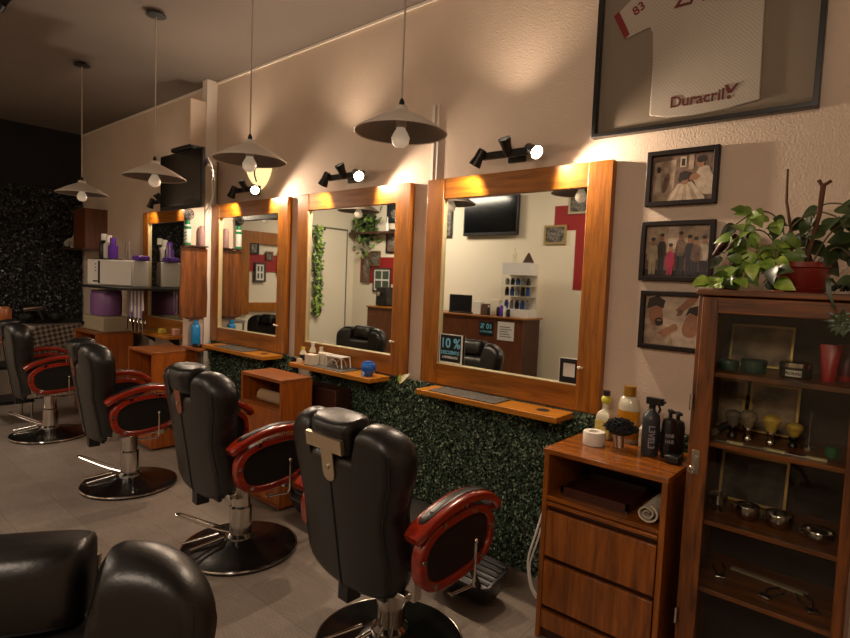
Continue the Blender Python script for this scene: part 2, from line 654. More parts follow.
# notice stuck on the right mirror
t = thing('discount_sign', 'blue and black 10 % discount notice at the mirror lower left corner', 'sign', (-2.075, 2.672, 1.083))
obj('board', MB().box(-0.088, 0.088, -0.004, 0.004, 0, 0.175), mat('sign_black', '#0d1316', 0.4), t)
obj('border', MB().ring(rect(-0.088, 0.088, 0, 0.175), rect(-0.082, 0.076, 0.006, 0.17), 'xz', -0.0055, -0.004), WHT, t)
CY = mat('sign_cyan', '#74c4e0', 0.5)
text('lettering', '10 %', 0.082, CY, t, (-0.004, -0.006, 0.118), sx=0.95)
text('lettering', 'DESCUENTO', 0.030, CY, t, (-0.004, -0.006, 0.062), sx=0.8)
text('lettering', 'A ESTUDIANTES', 0.019, mat('sign_white', '#dddddd', 0.5), t, (-0.004, -0.006, 0.033), sx=0.85)
# framed white card (its code left out)
t = thing('framed_card', 'small black framed white card in the mirror lower right corner', 'sign', (-1.297, 2.672, 1.078))
obj('border', MB().ring(rect(-0.052, 0.048, 0, 0.125), rect(-0.034, 0.033, 0.032, 0.102), 'xz', -0.006, 0.0), BLK, t)
obj('card', MB().box(-0.036, 0.036, -0.003, 0.002, 0.02, 0.11), WHT, t)
obj('edge', MB().ring(rect(-0.056, 0.052, -0.004, 0.129), rect(-0.052, 0.048, 0, 0.125), 'xz', -0.005, 0), WHT, t)


# ================================================================ SPOT FIXTURES
def spot_light(parent, loc, aim, power, ang, blend=0.5):
    d = bpy.data.lights.new('spot_light', 'SPOT')
    d.energy = power
    d.color = WARM
    d.spot_size = math.radians(ang)
    d.spot_blend = blend
    d.shadow_soft_size = 0.018
    o = bpy.data.objects.new('spot_light', d)
    COL.objects.link(o)
    o.parent = parent
    o.location = loc
    o.rotation_euler = Vector(aim).to_track_quat('-Z', 'Y').to_euler()
    return o


def fixture(x, z, label, powers=(1, 1, 1), heads=(0, 1, 2)):
    t = thing('spot_lamp', label, 'wall lamp', (x, YW, z), 0, 'three-headed spot lamps over the mirrors')
    obj('wall_plate', MB().box(-0.055, 0.055, -0.02, 0, -0.035, 0.035), BLK, t, bevel=0.004)
    obj('bar', MB().box(-0.17, 0.19, -0.105, -0.08, -0.022, 0.018).box(-0.02, 0.02, -0.09, -0.018, -0.015, 0.012), BLK, t, bevel=0.004)
    spec = [((-0.185, -0.115, -0.012), (-0.50, -0.06, -0.85), 13, 120),
            ((0.0, -0.12, 0.03), (0.02, -0.70, 1.0), 18, 130),
            ((0.165, -0.125, -0.01), (0.78, -0.36, -0.42), 30, 146)]
    for i in heads:
        P_, D_, pw, ang = spec[i]
        P_, D_ = Vector(P_), Vector(D_).normalized()
        q = D_.to_track_quat('Z', 'Y').to_matrix()
        hd = MB().lathe([(0.0, -0.055), (0.022, -0.052), (0.025, -0.045), (0.027, 0.0), (0.036, 0.045), (0.034, 0.045), (0.026, 0.006), (0.0, 0.0)], P_, 22, q, caps=False)
        hd.tube([P_ - D_ * 0.04, Vector((P_.x, -0.092, 0))], 0.008)
        h = obj('head', hd, BLK, t)
        if i == 2:
            obj('bulb', MB().lathe([(0.0, 0.004), (0.026, 0.010), (0.031, 0.034), (0.0, 0.040)], P_, 22, q), GLOW, h)
        else:
            obj('bulb', MB().lathe([(0.0, 0.004), (0.026, 0.008), (0.026, 0.016), (0.0, 0.02)], P_, 22, q), GLOW, h)
        spot_light(t, P_ + D_ * 0.05, D_, pw * powers[i], ang)
    return t


fixture(-1.69, 2.282, 'black three-headed spot lamp over the rightmost mirror, its right head glaring')
fixture(-3.03, 2.282, 'black three-headed spot lamp over the middle mirror')
fixture(-4.27, 2.282, 'black three-headed spot lamp over the mirror by the white pipe')
fixture(-5.87, 2.282, 'black spot lamp over the far mirror, half behind the television', (0.4, 0.15, 0.3), (0, 1, 2))


# ================================================================ PENDANTS
def pendant(x, y, label):
    z = 2.21
    t = thing('pendant_lamp', label, 'pendant lamp', (x, y, z), 0, 'shallow cone pendant lamps')
    top = ZC - z
    obj('ceiling_rose', MB().lathe([(0.0, 0), (0.03, -0.004), (0.062, -0.020), (0.065, -0.026), (0.055, -0.029), (0.0, -0.032)][::-1], (0, 0, top - 0.002 + 0.002)), BLKM, t)
    obj('cord', MB().cyl((0, 0, 0.10), (0, 0, top - 0.02), 0.0045, seg=8), mat('cord_white', '#a89c90', 0.6), t)
    obj('cord_grip', MB().lathe([(0, 0.11), (0.012, 0.11), (0.012, 0.13), (0.006, 0.145), (0, 0.145)]), BLKM, t)
    sh = MB()
    sh.use(0).lathe([(0.2, 0.0), (0.19, 0.010), (0.12, 0.052), (0.05, 0.085), (0.032, 0.094), (0.028, 0.112), (0.0, 0.112)], seg=44, caps=False)
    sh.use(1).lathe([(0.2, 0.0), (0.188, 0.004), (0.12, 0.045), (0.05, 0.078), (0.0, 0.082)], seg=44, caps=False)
    obj('lamp_shade', sh, [SHD, SHI], t, fixn=False)
    obj('rim', MB().tube([(0.2 * math.cos(k * PI / 24), 0.2 * math.sin(k * PI / 24), 0) for k in range(48)], 0.003, 6, closed=True), SHD, t)
    obj('socket', MB().lathe([(0, 0.08), (0.024, 0.078), (0.022, 0.02), (0, 0.02)]), SHD, t)
    obj('bulb', MB().lathe([(0, 0.025), (0.018, 0.02), (0.03, 0.0), (0.04, -0.022), (0.036, -0.045), (0.02, -0.06), (0, -0.065)]), BULB, t)
    return t


pendant(-1.72, 1.79, 'nearest shallow cone pendant lamp, in front of the rightmost mirror')
pendant(-2.86, 1.76, 'white cone pendant lamp hanging beside the wall sconce')
pendant(-4.00, 1.73, 'white cone pendant lamp hanging before the wall television')
pendant(-5.50, 1.76, 'farthest white cone pendant lamp against the dark leafy wall')

# wall sconce
t = thing('wall_sconce', 'pale yellow half-bowl glass sconce on the wall left of centre', 'wall lamp', (-4.20, YW, 2.41))
sb = MB()
rings = []
for k in range(9):
    a = k / 8
    rr = 0.155 * math.cos(a * PI / 2) ** 0.6 if a < 1 else 0.004
    rings.append([(rr * math.cos(PI + PI * j / 16), 0.75 * rr * math.sin(PI + PI * j / 16), 0.08 - a * 0.2) for j in range(17)])
sb.loft(rings)
obj('bowl', sb, SCON, t)
obj('wall_plate', MB().box(-0.07, 0.07, -0.012, 0, -0.03, 0.09), BRS, t)
obj('clip', MB().tube(spline([(0.11, -0.09, 0.075), (0.09, -0.125, 0.0), (0.05, -0.08, -0.07)]), 0.006), BLK, t)


# ================================================================ BARBER CHAIR
def superell(cx, cy, a, b, n=2.6, N=40, rot=0, off=0):
    out = []
    for k in range(N):
        t_ = 2 * PI * k / N
        c0, s0 = math.cos(t_), math.sin(t_)
        x_ = a * math.copysign(abs(c0) ** (2 / n), c0)
        y_ = b * math.copysign(abs(s0) ** (2 / n), s0)
        out.append((cx + x_ * math.cos(rot) - y_ * math.sin(rot), cy + x_ * math.sin(rot) + y_ * math.cos(rot)))
    return out


def barber_chair(label, lift=0.0, plate='bar', lever_turn=0.0):
    t = thing('barber_chair', label, 'barber chair', (0, 0, 0), 0, 'black and red barber chairs')
    L = lift
    # base
    obj('base_disc', MB().lathe([(0.0, 0.0), (0.318, 0.0), (0.32, 0.012), (0.312, 0.024), (0.25, 0.038), (0.13, 0.055), (0.09, 0.075), (0.0, 0.08)], seg=56), BASEB, t)
    obj('base_rim', MB().tube([(0.316 * math.cos(k * PI / 32), 0.316 * math.sin(k * PI / 32), 0.018) for k in range(64)], 0.0065, 8, closed=True), CHR, t)
    obj('hydraulic_column', MB().lathe([(0.0, 0.06), (0.082, 0.06), (0.08, 0.085), (0.062, 0.10), (0.062, 0.25), (0.052, 0.26), (0.052, 0.42 + L), (0, 0.42 + L)], seg=32), CHR, t)
    pl = MB()
    loop = spline([(-0.02, -0.05, 0.10), (-0.08, -0.15, 0.14), (-0.155, -0.27, 0.205), (-0.175, -0.295, 0.22), (-0.195, -0.28, 0.215), (-0.19, -0.24, 0.20), (-0.12, -0.12, 0.14), (-0.05, -0.02, 0.10)], 5)
    loop = [Matrix.Rotation(math.radians(lever_turn), 3, 'Z') @ q for q in loop]
    pl.tube(loop, 0.006)
    obj('pump_lever', pl, CHR, t)
    for s in (-1, 1):
        obj('base_bracket', MB().cyl((s * 0.03 - 0.05, -0.09, 0.085), (s * 0.05 - 0.12, -0.26, 0.045), 0.011, 0.007, 10), CHR, t)
    # seat
    sf = MB().box(-0.17, 0.17, -0.2, 0.2, 0.40 + L, 0.43 + L).box(-0.29, 0.29, -0.22, -0.18, 0.425 + L, 0.45 + L).box(-0.29, 0.29, 0.1, 0.14, 0.425 + L, 0.45 + L)
    obj('seat_frame', sf, CHR, t, bevel=0.003)
    st = MB()
    rings = []
    for z_, k in ((0.445, 0.90), (0.455, 0.97), (0.50, 1.0), (0.535, 0.985), (0.553, 0.93), (0.56, 0.80)):
        rings.append([(x_, y_, z_ + L) for x_, y_ in superell(0, 0.03, 0.295 * k, 0.275 * k, 5, 40)])
    st.loft(rings)
    obj('seat', st, LEA, t)
    # back: lofted along a reclined axis
    def axis(s):      # s 0..1 up the back
        return Vector((0, -0.205 - 0.105 * s, 0.41 + L + 0.66 * s))
    up = Vector((0, -0.105, 0.66)).normalized()
    back = Vector((0, -up.z, up.y))
    def width(q):
        pts = [(-0.05, 0.262), (0.05, 0.268), (0.2, 0.276), (0.36, 0.266), (0.46, 0.263), (0.60, 0.286), (0.72, 0.312), (0.82, 0.318), (1.05, 0.308)]
        for (a, wa), (b, wb) in zip(pts, pts[1:]):
            if q <= b:
                k = (q - a) / (b - a)
                k = k * k * (3 - 2 * k)
                return wa + (wb - wa) * k
        return pts[-1][1]

    def fall(d, r=0.055):
        k = 1 - min(max(d, 0) / r, 1)
        return math.sqrt(max(0.0, 1 - k ** 2.3))

    def s_top(u):
        x_ = abs(u) * 0.30
        if x_ < 0.118:
            return 0.835
        k = min(1, (x_ - 0.118) / 0.022)
        dome = 1.0 - 0.03 * max(0, (0.15 - x_) / 0.03)
        if x_ > 0.17:
            dome = 0.80 + 0.20 * math.sqrt(max(0, 1 - ((x_ - 0.17) / 0.1305) ** 2.2))
        return 0.835 + (dome - 0.835) * math.sqrt(1 - (1 - k) ** 2)

    def s_bot(u):
        return -0.045 + 0.13 * (1 - math.sqrt(max(0, 1 - abs(u) ** 3.0)))

    def bpoint(u, v, side):
        q = s_bot(u) + (s_top(u) - s_bot(u)) * v
        x_ = u * width(q)
        f = fall((1 - abs(u)) * 0.30, 0.06) * fall((s_top(u) - q) * 0.68, 0.06) * fall((q - s_bot(u)) * 0.68, 0.06)
        if q > 0.82 and abs(u) * 0.30 < 0.18:
            f *= fall(abs(u) * 0.30 - 0.112, 0.03) if q > 0.86 else 1
        bow = -0.045 * (x_ / 0.3) ** 2
        return axis(q) + Vector((1, 0, 0)) * x_ + back * (side * 0.074 * f + bow)

    us = []
    for k in range(61):
        a = -1 + 2 * k / 60
        us.append(math.sin(a * PI / 2) * 0.6 + a * 0.4)
    for e in (-0.470, -0.435, -0.41, -0.395, -0.385, 0.385, 0.395, 0.41, 0.435, 0.470):
        us.append(e)
    us = sorted(set(us))
    vs_l = [0.5 - 0.5 * math.cos(PI * k / 40) for k in range(41)]
    g = MB()
    for side in (1, -1):
        n_ = len(vs_l)
        pts = [bpoint(u, v, side) for u in us for v in vs_l]
        fs = [(a * n_ + b, (a + 1) * n_ + b, (a + 1) * n_ + b + 1, a * n_ + b + 1) for a in range(len(us) - 1) for b in range(n_ - 1)]
        g.add(pts, fs)
    bk = obj('backrest', g, LEAB, t)
    import bmesh
    bm = bmesh.new()
    bm.from_mesh(bk.data)
    bmesh.ops.remove_doubles(bm, verts=bm.verts, dist=0.0004)
    bmesh.ops.recalc_face_normals(bm, faces=bm.faces)
    bm.to_mesh(bk.data)
    bm.free()
    bk.data.shade_smooth()
    # central seam at the rear
    sp = [bpoint(0.0, v, 1) + back * 0.001 for v in [k / 20 * 0.86 + 0.05 for k in range(21)]]
    obj('rear_seam', MB().tube(sp, 0.0035, 6), BLKM, bk)
    for sg in (-1, 1):
        for sd in (-1, 1):
            obj('piping', MB().tube([bpoint(sg * 0.90, v, sd) + back * 0.001 * sd for v in [0.06 + 0.88 * k / 24 for k in range(25)]], 0.0035, 6), LEA, bk)
    # headrest block set in the top
    hr = []
    for s, k in ((-0.062, 0.80), (-0.055, 0.93), (-0.035, 1.0), (0.025, 1.0), (0.048, 0.94), (0.059, 0.78), (0.064, 0.5)):
        c0 = axis(0.925) + up * s
        hr.append([c0 + Vector((1, 0, 0)) * x_ + back * (y_ + 0.002) for x_, y_ in superell(0, 0, 0.114 * (0.9 + 0.1 * k), 0.082 * k, 3.4, 36)])
    obj('headrest', MB().loft(hr), LEA, t)
    # metal plate(s)
    pm = COP if plate == 'copper' else BRS
    c0 = axis(0.795) + back * 0.075
    def bp(u, v, d=0.0):
        return c0 + Vector((1, 0, 0)) * u + up * v + back * d
    ton = [(-0.034, 0.05), (-0.034, -0.055), (-0.028, -0.075), (-0.012, -0.088), (0.012, -0.088), (0.028, -0.075), (0.034, -0.055), (0.034, 0.05)]
    pb = MB()
    pb.loft([[bp(u, v, 0) for u, v in ton], [bp(u, v, 0.005) for u, v in ton]])
    pbo = obj('headrest_bracket', pb, pm, t)
    if plate == 'bar':
        obj('bracket_bar', MB().loft([[bp(u, v, d_) for u, v in ((-0.105, 0.040), (0.105, 0.040), (0.105, 0.095), (-0.105, 0.095))] for d_ in (0.0, 0.016)]), pm, pbo)
    obj('screw', MB().cyl(bp(0, -0.03, 0.004), bp(0, -0.03, 0.012), 0.010), STEEL, pbo)
    # recline hinge under the back
    obj('recline_hinge', MB().box(-0.03, 0.03, -0.27, -0.2, 0.33 + L, 0.42 + L).box(-0.2, 0.2, -0.235, -0.215, 0.39 + L, 0.42 + L), BLK, t, bevel=0.003)
    # arms
    for s in (-1, 1):
        x0, x1 = (0.315, 0.365) if s > 0 else (-0.365, -0.315)
        arm = MB()
        out_ = superell(-0.002, 0.593 + L, 0.222, 0.134, 2.7, 48, rot=0.10)
        inn_ = superell(0.002, 0.593 + L, 0.186, 0.101, 2.7, 48, rot=0.10)
        arm.ring(out_, inn_, 'yz', x0, x1)
        ao = obj('armrest', arm, RED, t, bevel=0.006)
        obj('side_panel', MB().prism(superell(0.002, 0.593 + L, 0.189, 0.104, 2.7, 48, rot=0.10), 'yz', x0 + 0.014, x1 - 0.014), BLK, ao)
        # curved top beam
        path = spline([(0, -0.250, 0.688 + L), (0, -0.18, 0.728 + L), (0, -0.07, 0.762 + L), (0, 0.04, 0.775 + L), (0, 0.15, 0.757 + L), (0, 0.218, 0.715 + L), (0, 0.235, 0.685 + L)], 5)
        rg = []
        xc = (x0 + x1) / 2
        for i, q in enumerate(path):
            d = (path[min(i + 1, len(path) - 1)] - path[max(i - 1, 0)]).normalized()
            nrm = Vector((0, -d.z, d.y))
            hw_, ht = 0.044, 0.019
            if i < 3:
                hw_ *= 0.75 + 0.08 * i
            if i > len(path) - 4:
                hw_ *= 0.78
            rg.append([Vector((xc, q.y, q.z)) + Vector((1, 0, 0)) * u + nrm * v for u, v in superell(0, 0, hw_, ht, 4, 16)])
        bo = obj('arm_beam', MB().loft(rg), RED, t)
        rg = []
        for i, q in enumerate(path[4:-6]):
            j = i + 4
            d = (path[j + 1] - path[j - 1]).normalized()
            nrm = Vector((0, -d.z, d.y))
            k_ = 0.6 if i in (0, len(path[4:-6]) - 1) else 1
            rg.append([Vector((xc, q.y, q.z)) + nrm * 0.018 + Vector((1, 0, 0)) * u + nrm * v for u, v in superell(0, 0, 0.019 * k_, 0.006 * k_, 3, 14)])
        obj('arm_pad', MB().loft(rg), LEA, bo)
        xo = x1 if s > 0 else x0
        for (yy, zz) in ((-0.206, 0.60), (-0.14, 0.488), (0.14, 0.51), (0.194, 0.62), (-0.10, 0.705), (0.08, 0.716)):
            obj('arm_screw', MB().cyl((xo - s * 0.004, yy, zz + L), (xo + s * 0.006, yy, zz + L), 0.0105, seg=12), CHR, ao)
        # struts from arm to the seat frame
        for y_ in (-0.18, 0.10):
            obj('arm_strut', MB().box(min(s * 0.27, s * 0.318), max(s * 0.27, s * 0.318), y_ - 0.02, y_ + 0.02, 0.43 + L, 0.54 + L), CHR, t)
        # front and rear posts holding the beam
        for y_ in (-0.15, 0.06):
            obj('beam_post', MB().cyl((xc, y_, 0.72 + L), (xc, y_, 0.765 + L), 0.007, seg=10), CHR, ao)
    obj('recline_lever', MB().tube([(0.385, 0.07, 0.60 + L), (0.385, 0.07, 0.44 + L), (0.383, 0.06, 0.425 + L), (0.375, -0.06, 0.432 + L)], 0.006).ball((0.385, 0.07, 0.603 + L), 0.011).cyl((0.36, -0.055, 0.432 + L), (0.385, -0.055, 0.432 + L), 0.006), CHR, t)
    # footrest
    for s in (-1, 1):
        obj('footrest_arm', MB().tube([(s * 0.13, 0.24, 0.44 + L), (s * 0.135, 0.34, 0.36 + L), (s * 0.14, 0.44, 0.17 + L * 0.9)], 0.014, 10), BLK, t)
    fp = MB()
    R_ = Matrix.Rotation(math.radians(14), 3, 'X')
    rg = []
    for z_, k in ((-0.10, 0.80), (-0.09, 0.86), (0.006, 1.0), (0.014, 0.95)):
        rg.append([R_ @ Vector((x_, y_, z_)) + Vector((0, 0.53, 0.165 + max(L, -0.01))) for x_, y_ in superell(0, 0, 0.20 * k, 0.115 * k, 5, 32)])
    fp.loft(rg)
    fpo = obj('footrest', fp, BLK, t)
    tr = MB()
    for k in range(5):
        yy = -0.07 + k * 0.035
        vs_ = []
        for x_, y_, z_ in ((-0.18, yy, 0.014), (0.18, yy, 0.014), (0.18, yy + 0.014, 0.014), (-0.18, yy + 0.014, 0.014), (-0.18, yy, 0.019), (0.18, yy, 0.019), (0.18, yy + 0.014, 0.019), (-0.18, yy + 0.014, 0.019)):
            vs_.append(R_ @ Vector((x_, y_, z_)) + Vector((0, 0.53, 0.165 + max(L, -0.01))))
        tr.add(vs_, [(0, 3, 2, 1), (4, 5, 6, 7), (0, 1, 5, 4), (1, 2, 6, 5), (2, 3, 7, 6), (3, 0, 4, 7)])
    obj('footrest_tread', tr, BLKM, fpo)
    return t


ch = barber_chair('nearest full barber chair with a brass plate on its back, before the rightmost mirror', lift=-0.028, lever_turn=75)
ch.location = (-1.588, 1.70, 0)
ch.rotation_euler = (0, 0, math.radians(-2))
ch2 = barber_chair('black barber chair, copper tongue plate, second in the row from the nearest', plate='copper')
ch2.location = (-2.80, 1.71, 0)
ch2.rotation_euler = (0, 0, math.radians(-3))
for (x, y, r, lab) in ((-4.22, 1.664, -5, 'black barber chair in front of the wood box below the blue bottle'),
                       (-5.96, 1.644, -5, 'farthest black barber chair of the row, at the left edge')):
    cc = copy_tree(ch2)
    cc['label'] = lab
    cc.location = (x, y, 0)
    cc.rotation_euler = (0, 0, math.radians(r))
chf = barber_chair('black padded barber chair cut off at the bottom left corner', lift=0.04)
chf.location = (-0.81, 0.07, 0)
chf.rotation_euler = (0, 0, math.radians(236))


# ================================================================ CHEST OF DRAWERS
t = thing('chest_of_drawers', 'reddish wood chest of drawers with open top slot beside the glass cabinet', 'chest', (-0.90, 2.20, 0))
W2 = 0.262
D1 = 0.415
T = 0.862
obj('side_panel', MB().box(-W2, -W2 + 0.022, 0, D1, 0, T - 0.022), CHW, t, bevel=0.002)
obj('side_panel', MB().box(W2 - 0.022, W2, 0, D1, 0, T - 0.022), CHW, t, bevel=0.002)
obj('top_board', MB().box(-W2 - 0.003, W2 + 0.003, -0.006, D1, T - 0.022, T), CHX, t, bevel=0.002)
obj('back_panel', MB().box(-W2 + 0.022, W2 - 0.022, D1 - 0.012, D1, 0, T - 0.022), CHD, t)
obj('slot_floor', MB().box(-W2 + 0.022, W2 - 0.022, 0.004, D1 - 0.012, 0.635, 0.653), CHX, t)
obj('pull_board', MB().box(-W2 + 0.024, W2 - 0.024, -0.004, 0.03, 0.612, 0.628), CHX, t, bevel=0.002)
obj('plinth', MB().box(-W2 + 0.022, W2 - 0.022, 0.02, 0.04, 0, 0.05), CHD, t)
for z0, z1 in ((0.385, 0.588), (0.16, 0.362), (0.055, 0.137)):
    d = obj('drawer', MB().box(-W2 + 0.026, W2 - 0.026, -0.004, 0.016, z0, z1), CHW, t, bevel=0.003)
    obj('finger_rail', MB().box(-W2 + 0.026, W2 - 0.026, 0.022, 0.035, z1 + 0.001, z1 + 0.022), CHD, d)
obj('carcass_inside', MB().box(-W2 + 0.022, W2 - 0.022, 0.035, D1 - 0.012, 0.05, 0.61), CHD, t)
# shallow tray in the slot
c = MB().box(-0.2, 0.10, 0.05, 0.33, 0, 0.012)
c.box(-0.2, 0.10, 0.05, 0.062, 0.012, 0.04).box(-0.2, 0.10, 0.318, 0.33, 0.012, 0.04).box(-0.2, -0.188, 0.05, 0.33, 0.012, 0.04).box(0.088, 0.10, 0.05, 0.33, 0.012, 0.04)
tag(obj('wooden_tray', c, CHD, loc=(-0.90, 2.20, 0.654)), 'shallow dark wooden tray inside the open slot of the chest', 'tray')
# rolled towel
c = MB()
pts = []
for k in range(60):
    a = k / 59 * 4.4 * PI
    r = 0.006 + 0.034 * k / 59
    pts.append((r * math.cos(a) * 1.15, r * math.sin(a)))
outer = [(u, v) for u, v in pts]
rings = []
for yy in (0, 0.22):
    rings.append([(u, yy, v + 0.042) for u, v in pts] + [(u * 0.84, yy, v * 0.84 + 0.042) for u, v in pts[::-1]])
c.loft(rings, caps=False)
n = len(pts)
for yy in (0, 0.22):
    for k in range(n - 1):
        u0, v0 = pts[k]
        u1, v1 = pts[k + 1]
        c.quad((u0, yy, v0 + 0.042), (u1, yy, v1 + 0.042), (u1 * .84, yy, v1 * .84 + 0.042), (u0 * .84, yy, v0 * .84 + 0.042))
tag(obj('rolled_towel', c, TOWEL, loc=(-0.714, 2.215, 0.654)), 'cream rolled towel in the open slot of the chest', 'towel')

# ---- things on the chest
ZT = 0.863
tag(obj('paper_roll', MB().lathe([(0.024, 0), (0.047, 0), (0.049, 0.004), (0.049, 0.056), (0.047, 0.06), (0.024, 0.06), (0.022, 0.056), (0.022, 0.004), (0.024, 0)], caps=False, seg=36), TAPE, loc=(-1.035, 2.42, ZT)), 'white roll of neck paper at the left of the chest top', 'paper roll')
# black bristle neck brushes in a jar
t = thing('brush_jar', 'glass jar with a fluffy black neck brush on the chest', 'brush jar', (-0.92, 2.43, ZT))
obj('jar', MB().lathe([(0, 0), (0.036, 0), (0.04, 0.006), (0.04, 0.075), (0.036, 0.08), (0.034, 0.075), (0.034, 0.008), (0, 0.008)], seg=26), GLS, t)
obj('brush_handle', MB().cyl((0.005, 0, 0.01), (0, 0, 0.085), 0.014, 0.018).cyl((-0.018, 0.005, 0.01), (-0.03, 0, 0.08), 0.009), STEEL, t)
c = MB()
rng = random.Random(5)
for k in range(420):
    th = rng.uniform(0, 2 * PI)
    ph = rng.uniform(0.05, 1.5)
    d = Vector((math.sin(ph) * math.cos(th) * 1.05, math.sin(ph) * math.sin(th), math.cos(ph) * 0.75))
    p0 = Vector((0, 0, 0.085)) + d * 0.01
    p1 = Vector((0, 0, 0.085)) + d * rng.uniform(0.062, 0.078)
    c.cyl(p0, p1, 0.0022, 0.0035, 4)
c.ball((0, 0, 0.092), 0.05, sx=1.2, sz=0.6)
obj('bristles', c, mat('black_bristle', '#17181b', 0.8), t)


def bottle(name, prof, mats_, loc, label, cat, caps_=None, group=None, seg=24, sx=1, sy=1, rz=0, bandz=None, cname='cap'):
    t = thing(name, label, cat, loc, rz, group)
    obj('body', MB().lathe(prof, seg=seg, sx=sx, sy=sy), mats_[0], t)
    if caps_:
        obj(cname, MB().lathe(caps_, seg=seg), mats_[1], t)
    if bandz:
        z0, z1, r = bandz
        obj('label_band', MB().lathe([(r, z0), (r, z1)], seg=seg, caps=False, sx=sx, sy=sy), mats_[2], t)
    return t


YEL = mat('yellow_oil', '#d8b84a', 0.15, coat=0.5)
GOLD = mat('amber_gel', '#cf8a1c', 0.15, coat=0.5)
PALE = mat('pale_glass', '#d8d2b8', 0.15, coat=0.4)
GCAP = mat('gold_cap', '#b58a34', 0.3, 0.6)
PAPR = mat('label_paper', '#e6d88a', 0.6, col2='#d0b24a', nscale=60)
t = thing('tonic_bottle', 'square shouldered bottle with yellow label and dark cap, back of the chest', 'bottle', (-1.045, 2.56, ZT))
obj('body', MB().lathe([(0, 0), (0.044, 0), (0.048, 0.006), (0.048, 0.10), (0.040, 0.125), (0.016, 0.14), (0.014, 0.165), (0, 0.165)], seg=4, R=Matrix.Rotation(PI / 4, 3, 'Z')), PALE, t, bevel=0.004)
obj('label_band', MB().box(-0.035, 0.035, -0.0355, -0.034, 0.02, 0.09), PAPR, t)
obj('bulb_neck', MB().ball((0, 0, 0.185), 0.024), mat('lemon_cap', '#cfc94a', 0.3), t)
obj('cap', MB().lathe([(0, 0.205), (0.017, 0.205), (0.017, 0.228), (0, 0.23)]), mat('purple_cap', '#2a1a2a', 0.4), t)
bottle('cologne_bottle', [(0, 0), (0.046, 0), (0.05, 0.006), (0.05, 0.17), (0.042, 0.205), (0.024, 0.218), (0, 0.218)], [PALE, GCAP, GOLD], (-0.945, 2.585, ZT),
       'tall amber cologne bottle with a gold cap on the chest', 'bottle', [(0, 0.218), (0.028, 0.218), (0.028, 0.262), (0, 0.264)], sy=0.7, bandz=(0.02, 0.15, 0.0508))
bottle('small_bottle', [(0, 0), (0.026, 0), (0.028, 0.005), (0.028, 0.085), (0.012, 0.105), (0.012, 0.125), (0, 0.125)], [PALE, PALE], (-0.855, 2.56, ZT),
       'small pale bottle between the black brush and the black sprayer', 'bottle', [(0, 0.125), (0.013, 0.125), (0.013, 0.145), (0, 0.145)])
# black trigger sprayer
GRYT = mat('grey_print', '#8d9298', 0.5)
t = thing('spray_bottle', 'black trigger spray bottle with grey lettering on the chest', 'spray bottle', (-0.798, 2.455, ZT))
obj('body', MB().lathe([(0, 0), (0.033, 0), (0.036, 0.005), (0.036, 0.155), (0.033, 0.175), (0.016, 0.192), (0.014, 0.205), (0, 0.205)], seg=28), mat('gunmetal', '#30343a', 0.35), t)
c = MB().box(-0.014, 0.014, -0.045, 0.022, 0.222, 0.25).cyl((0, 0, 0.2), (0, 0, 0.23), 0.014).cyl((0.0, -0.045, 0.24), (0.0, -0.058, 0.238), 0.006)
c.tube([(0, -0.028, 0.222), (0, -0.036, 0.205), (0, -0.03, 0.188)], 0.005)
obj('trigger_head', c, BLK, t, rz=math.radians(80))
text('lettering', 'L3VEL3', 0.036, GRYT, t, (0.015, -0.0352, 0.085), rot=(PI / 2, PI / 2, 0.42), sx=0.9)
for (x, y, lab, hh) in ((-0.727, 2.475, 'black pump bottle with pale print beside the trigger sprayer', 0.165), (-0.712, 2.53, 'black pump bottle half hidden behind another black one', 0.15)):
    t = thing('pump_bottle', lab, 'bottle', (x, y, ZT), 0, 'black pump bottles on the chest')
    obj('body', MB().lathe([(0, 0), (0.029, 0), (0.031, 0.005), (0.031, hh - 0.02), (0.026, hh), (0.01, hh + 0.008), (0, hh + 0.008)], seg=26), BLK, t)
    obj('pump', MB().cyl((0, 0, hh), (0, 0, hh + 0.03), 0.008).box(-0.009, 0.009, -0.03, 0.012, hh + 0.03, hh + 0.042), BLKM, t, rz=0.6)
    if hh > 0.16:
        for z_ in (0.10, 0.075):
            text('lettering', 'HAIR', 0.022, GRYT, t, (0.012, -0.0298, z_), rot=(PI / 2, 0, 0.4), sx=0.7)
tag(obj('clipper_case', MB().box(-0.03, 0.03, -0.035, 0.035, 0, 0.035), BLK, loc=(-0.685, 2.42, ZT), bevel=0.008), 'small black case at the right edge of the chest top', 'case')

# white cable at the chest's left side
c = MB().tube(spline([(0, 0.0, 0.56), (-0.018, -0.02, 0.46), (-0.045, -0.03, 0.33), (-0.03, -0.03, 0.22), (0.0, -0.02, 0.16)], 8), 0.005)
c.tube(spline([(0.0, 0.0, 0.50), (-0.01, -0.02, 0.42), (-0.035, -0.03, 0.31), (-0.02, -0.03, 0.22), (0.004, -0.02, 0.175)], 8), 0.004)
tag(obj('power_cable', c, WHT, loc=(-1.175, 2.24, 0)), 'white cable looping down the left side of the chest', 'cable')

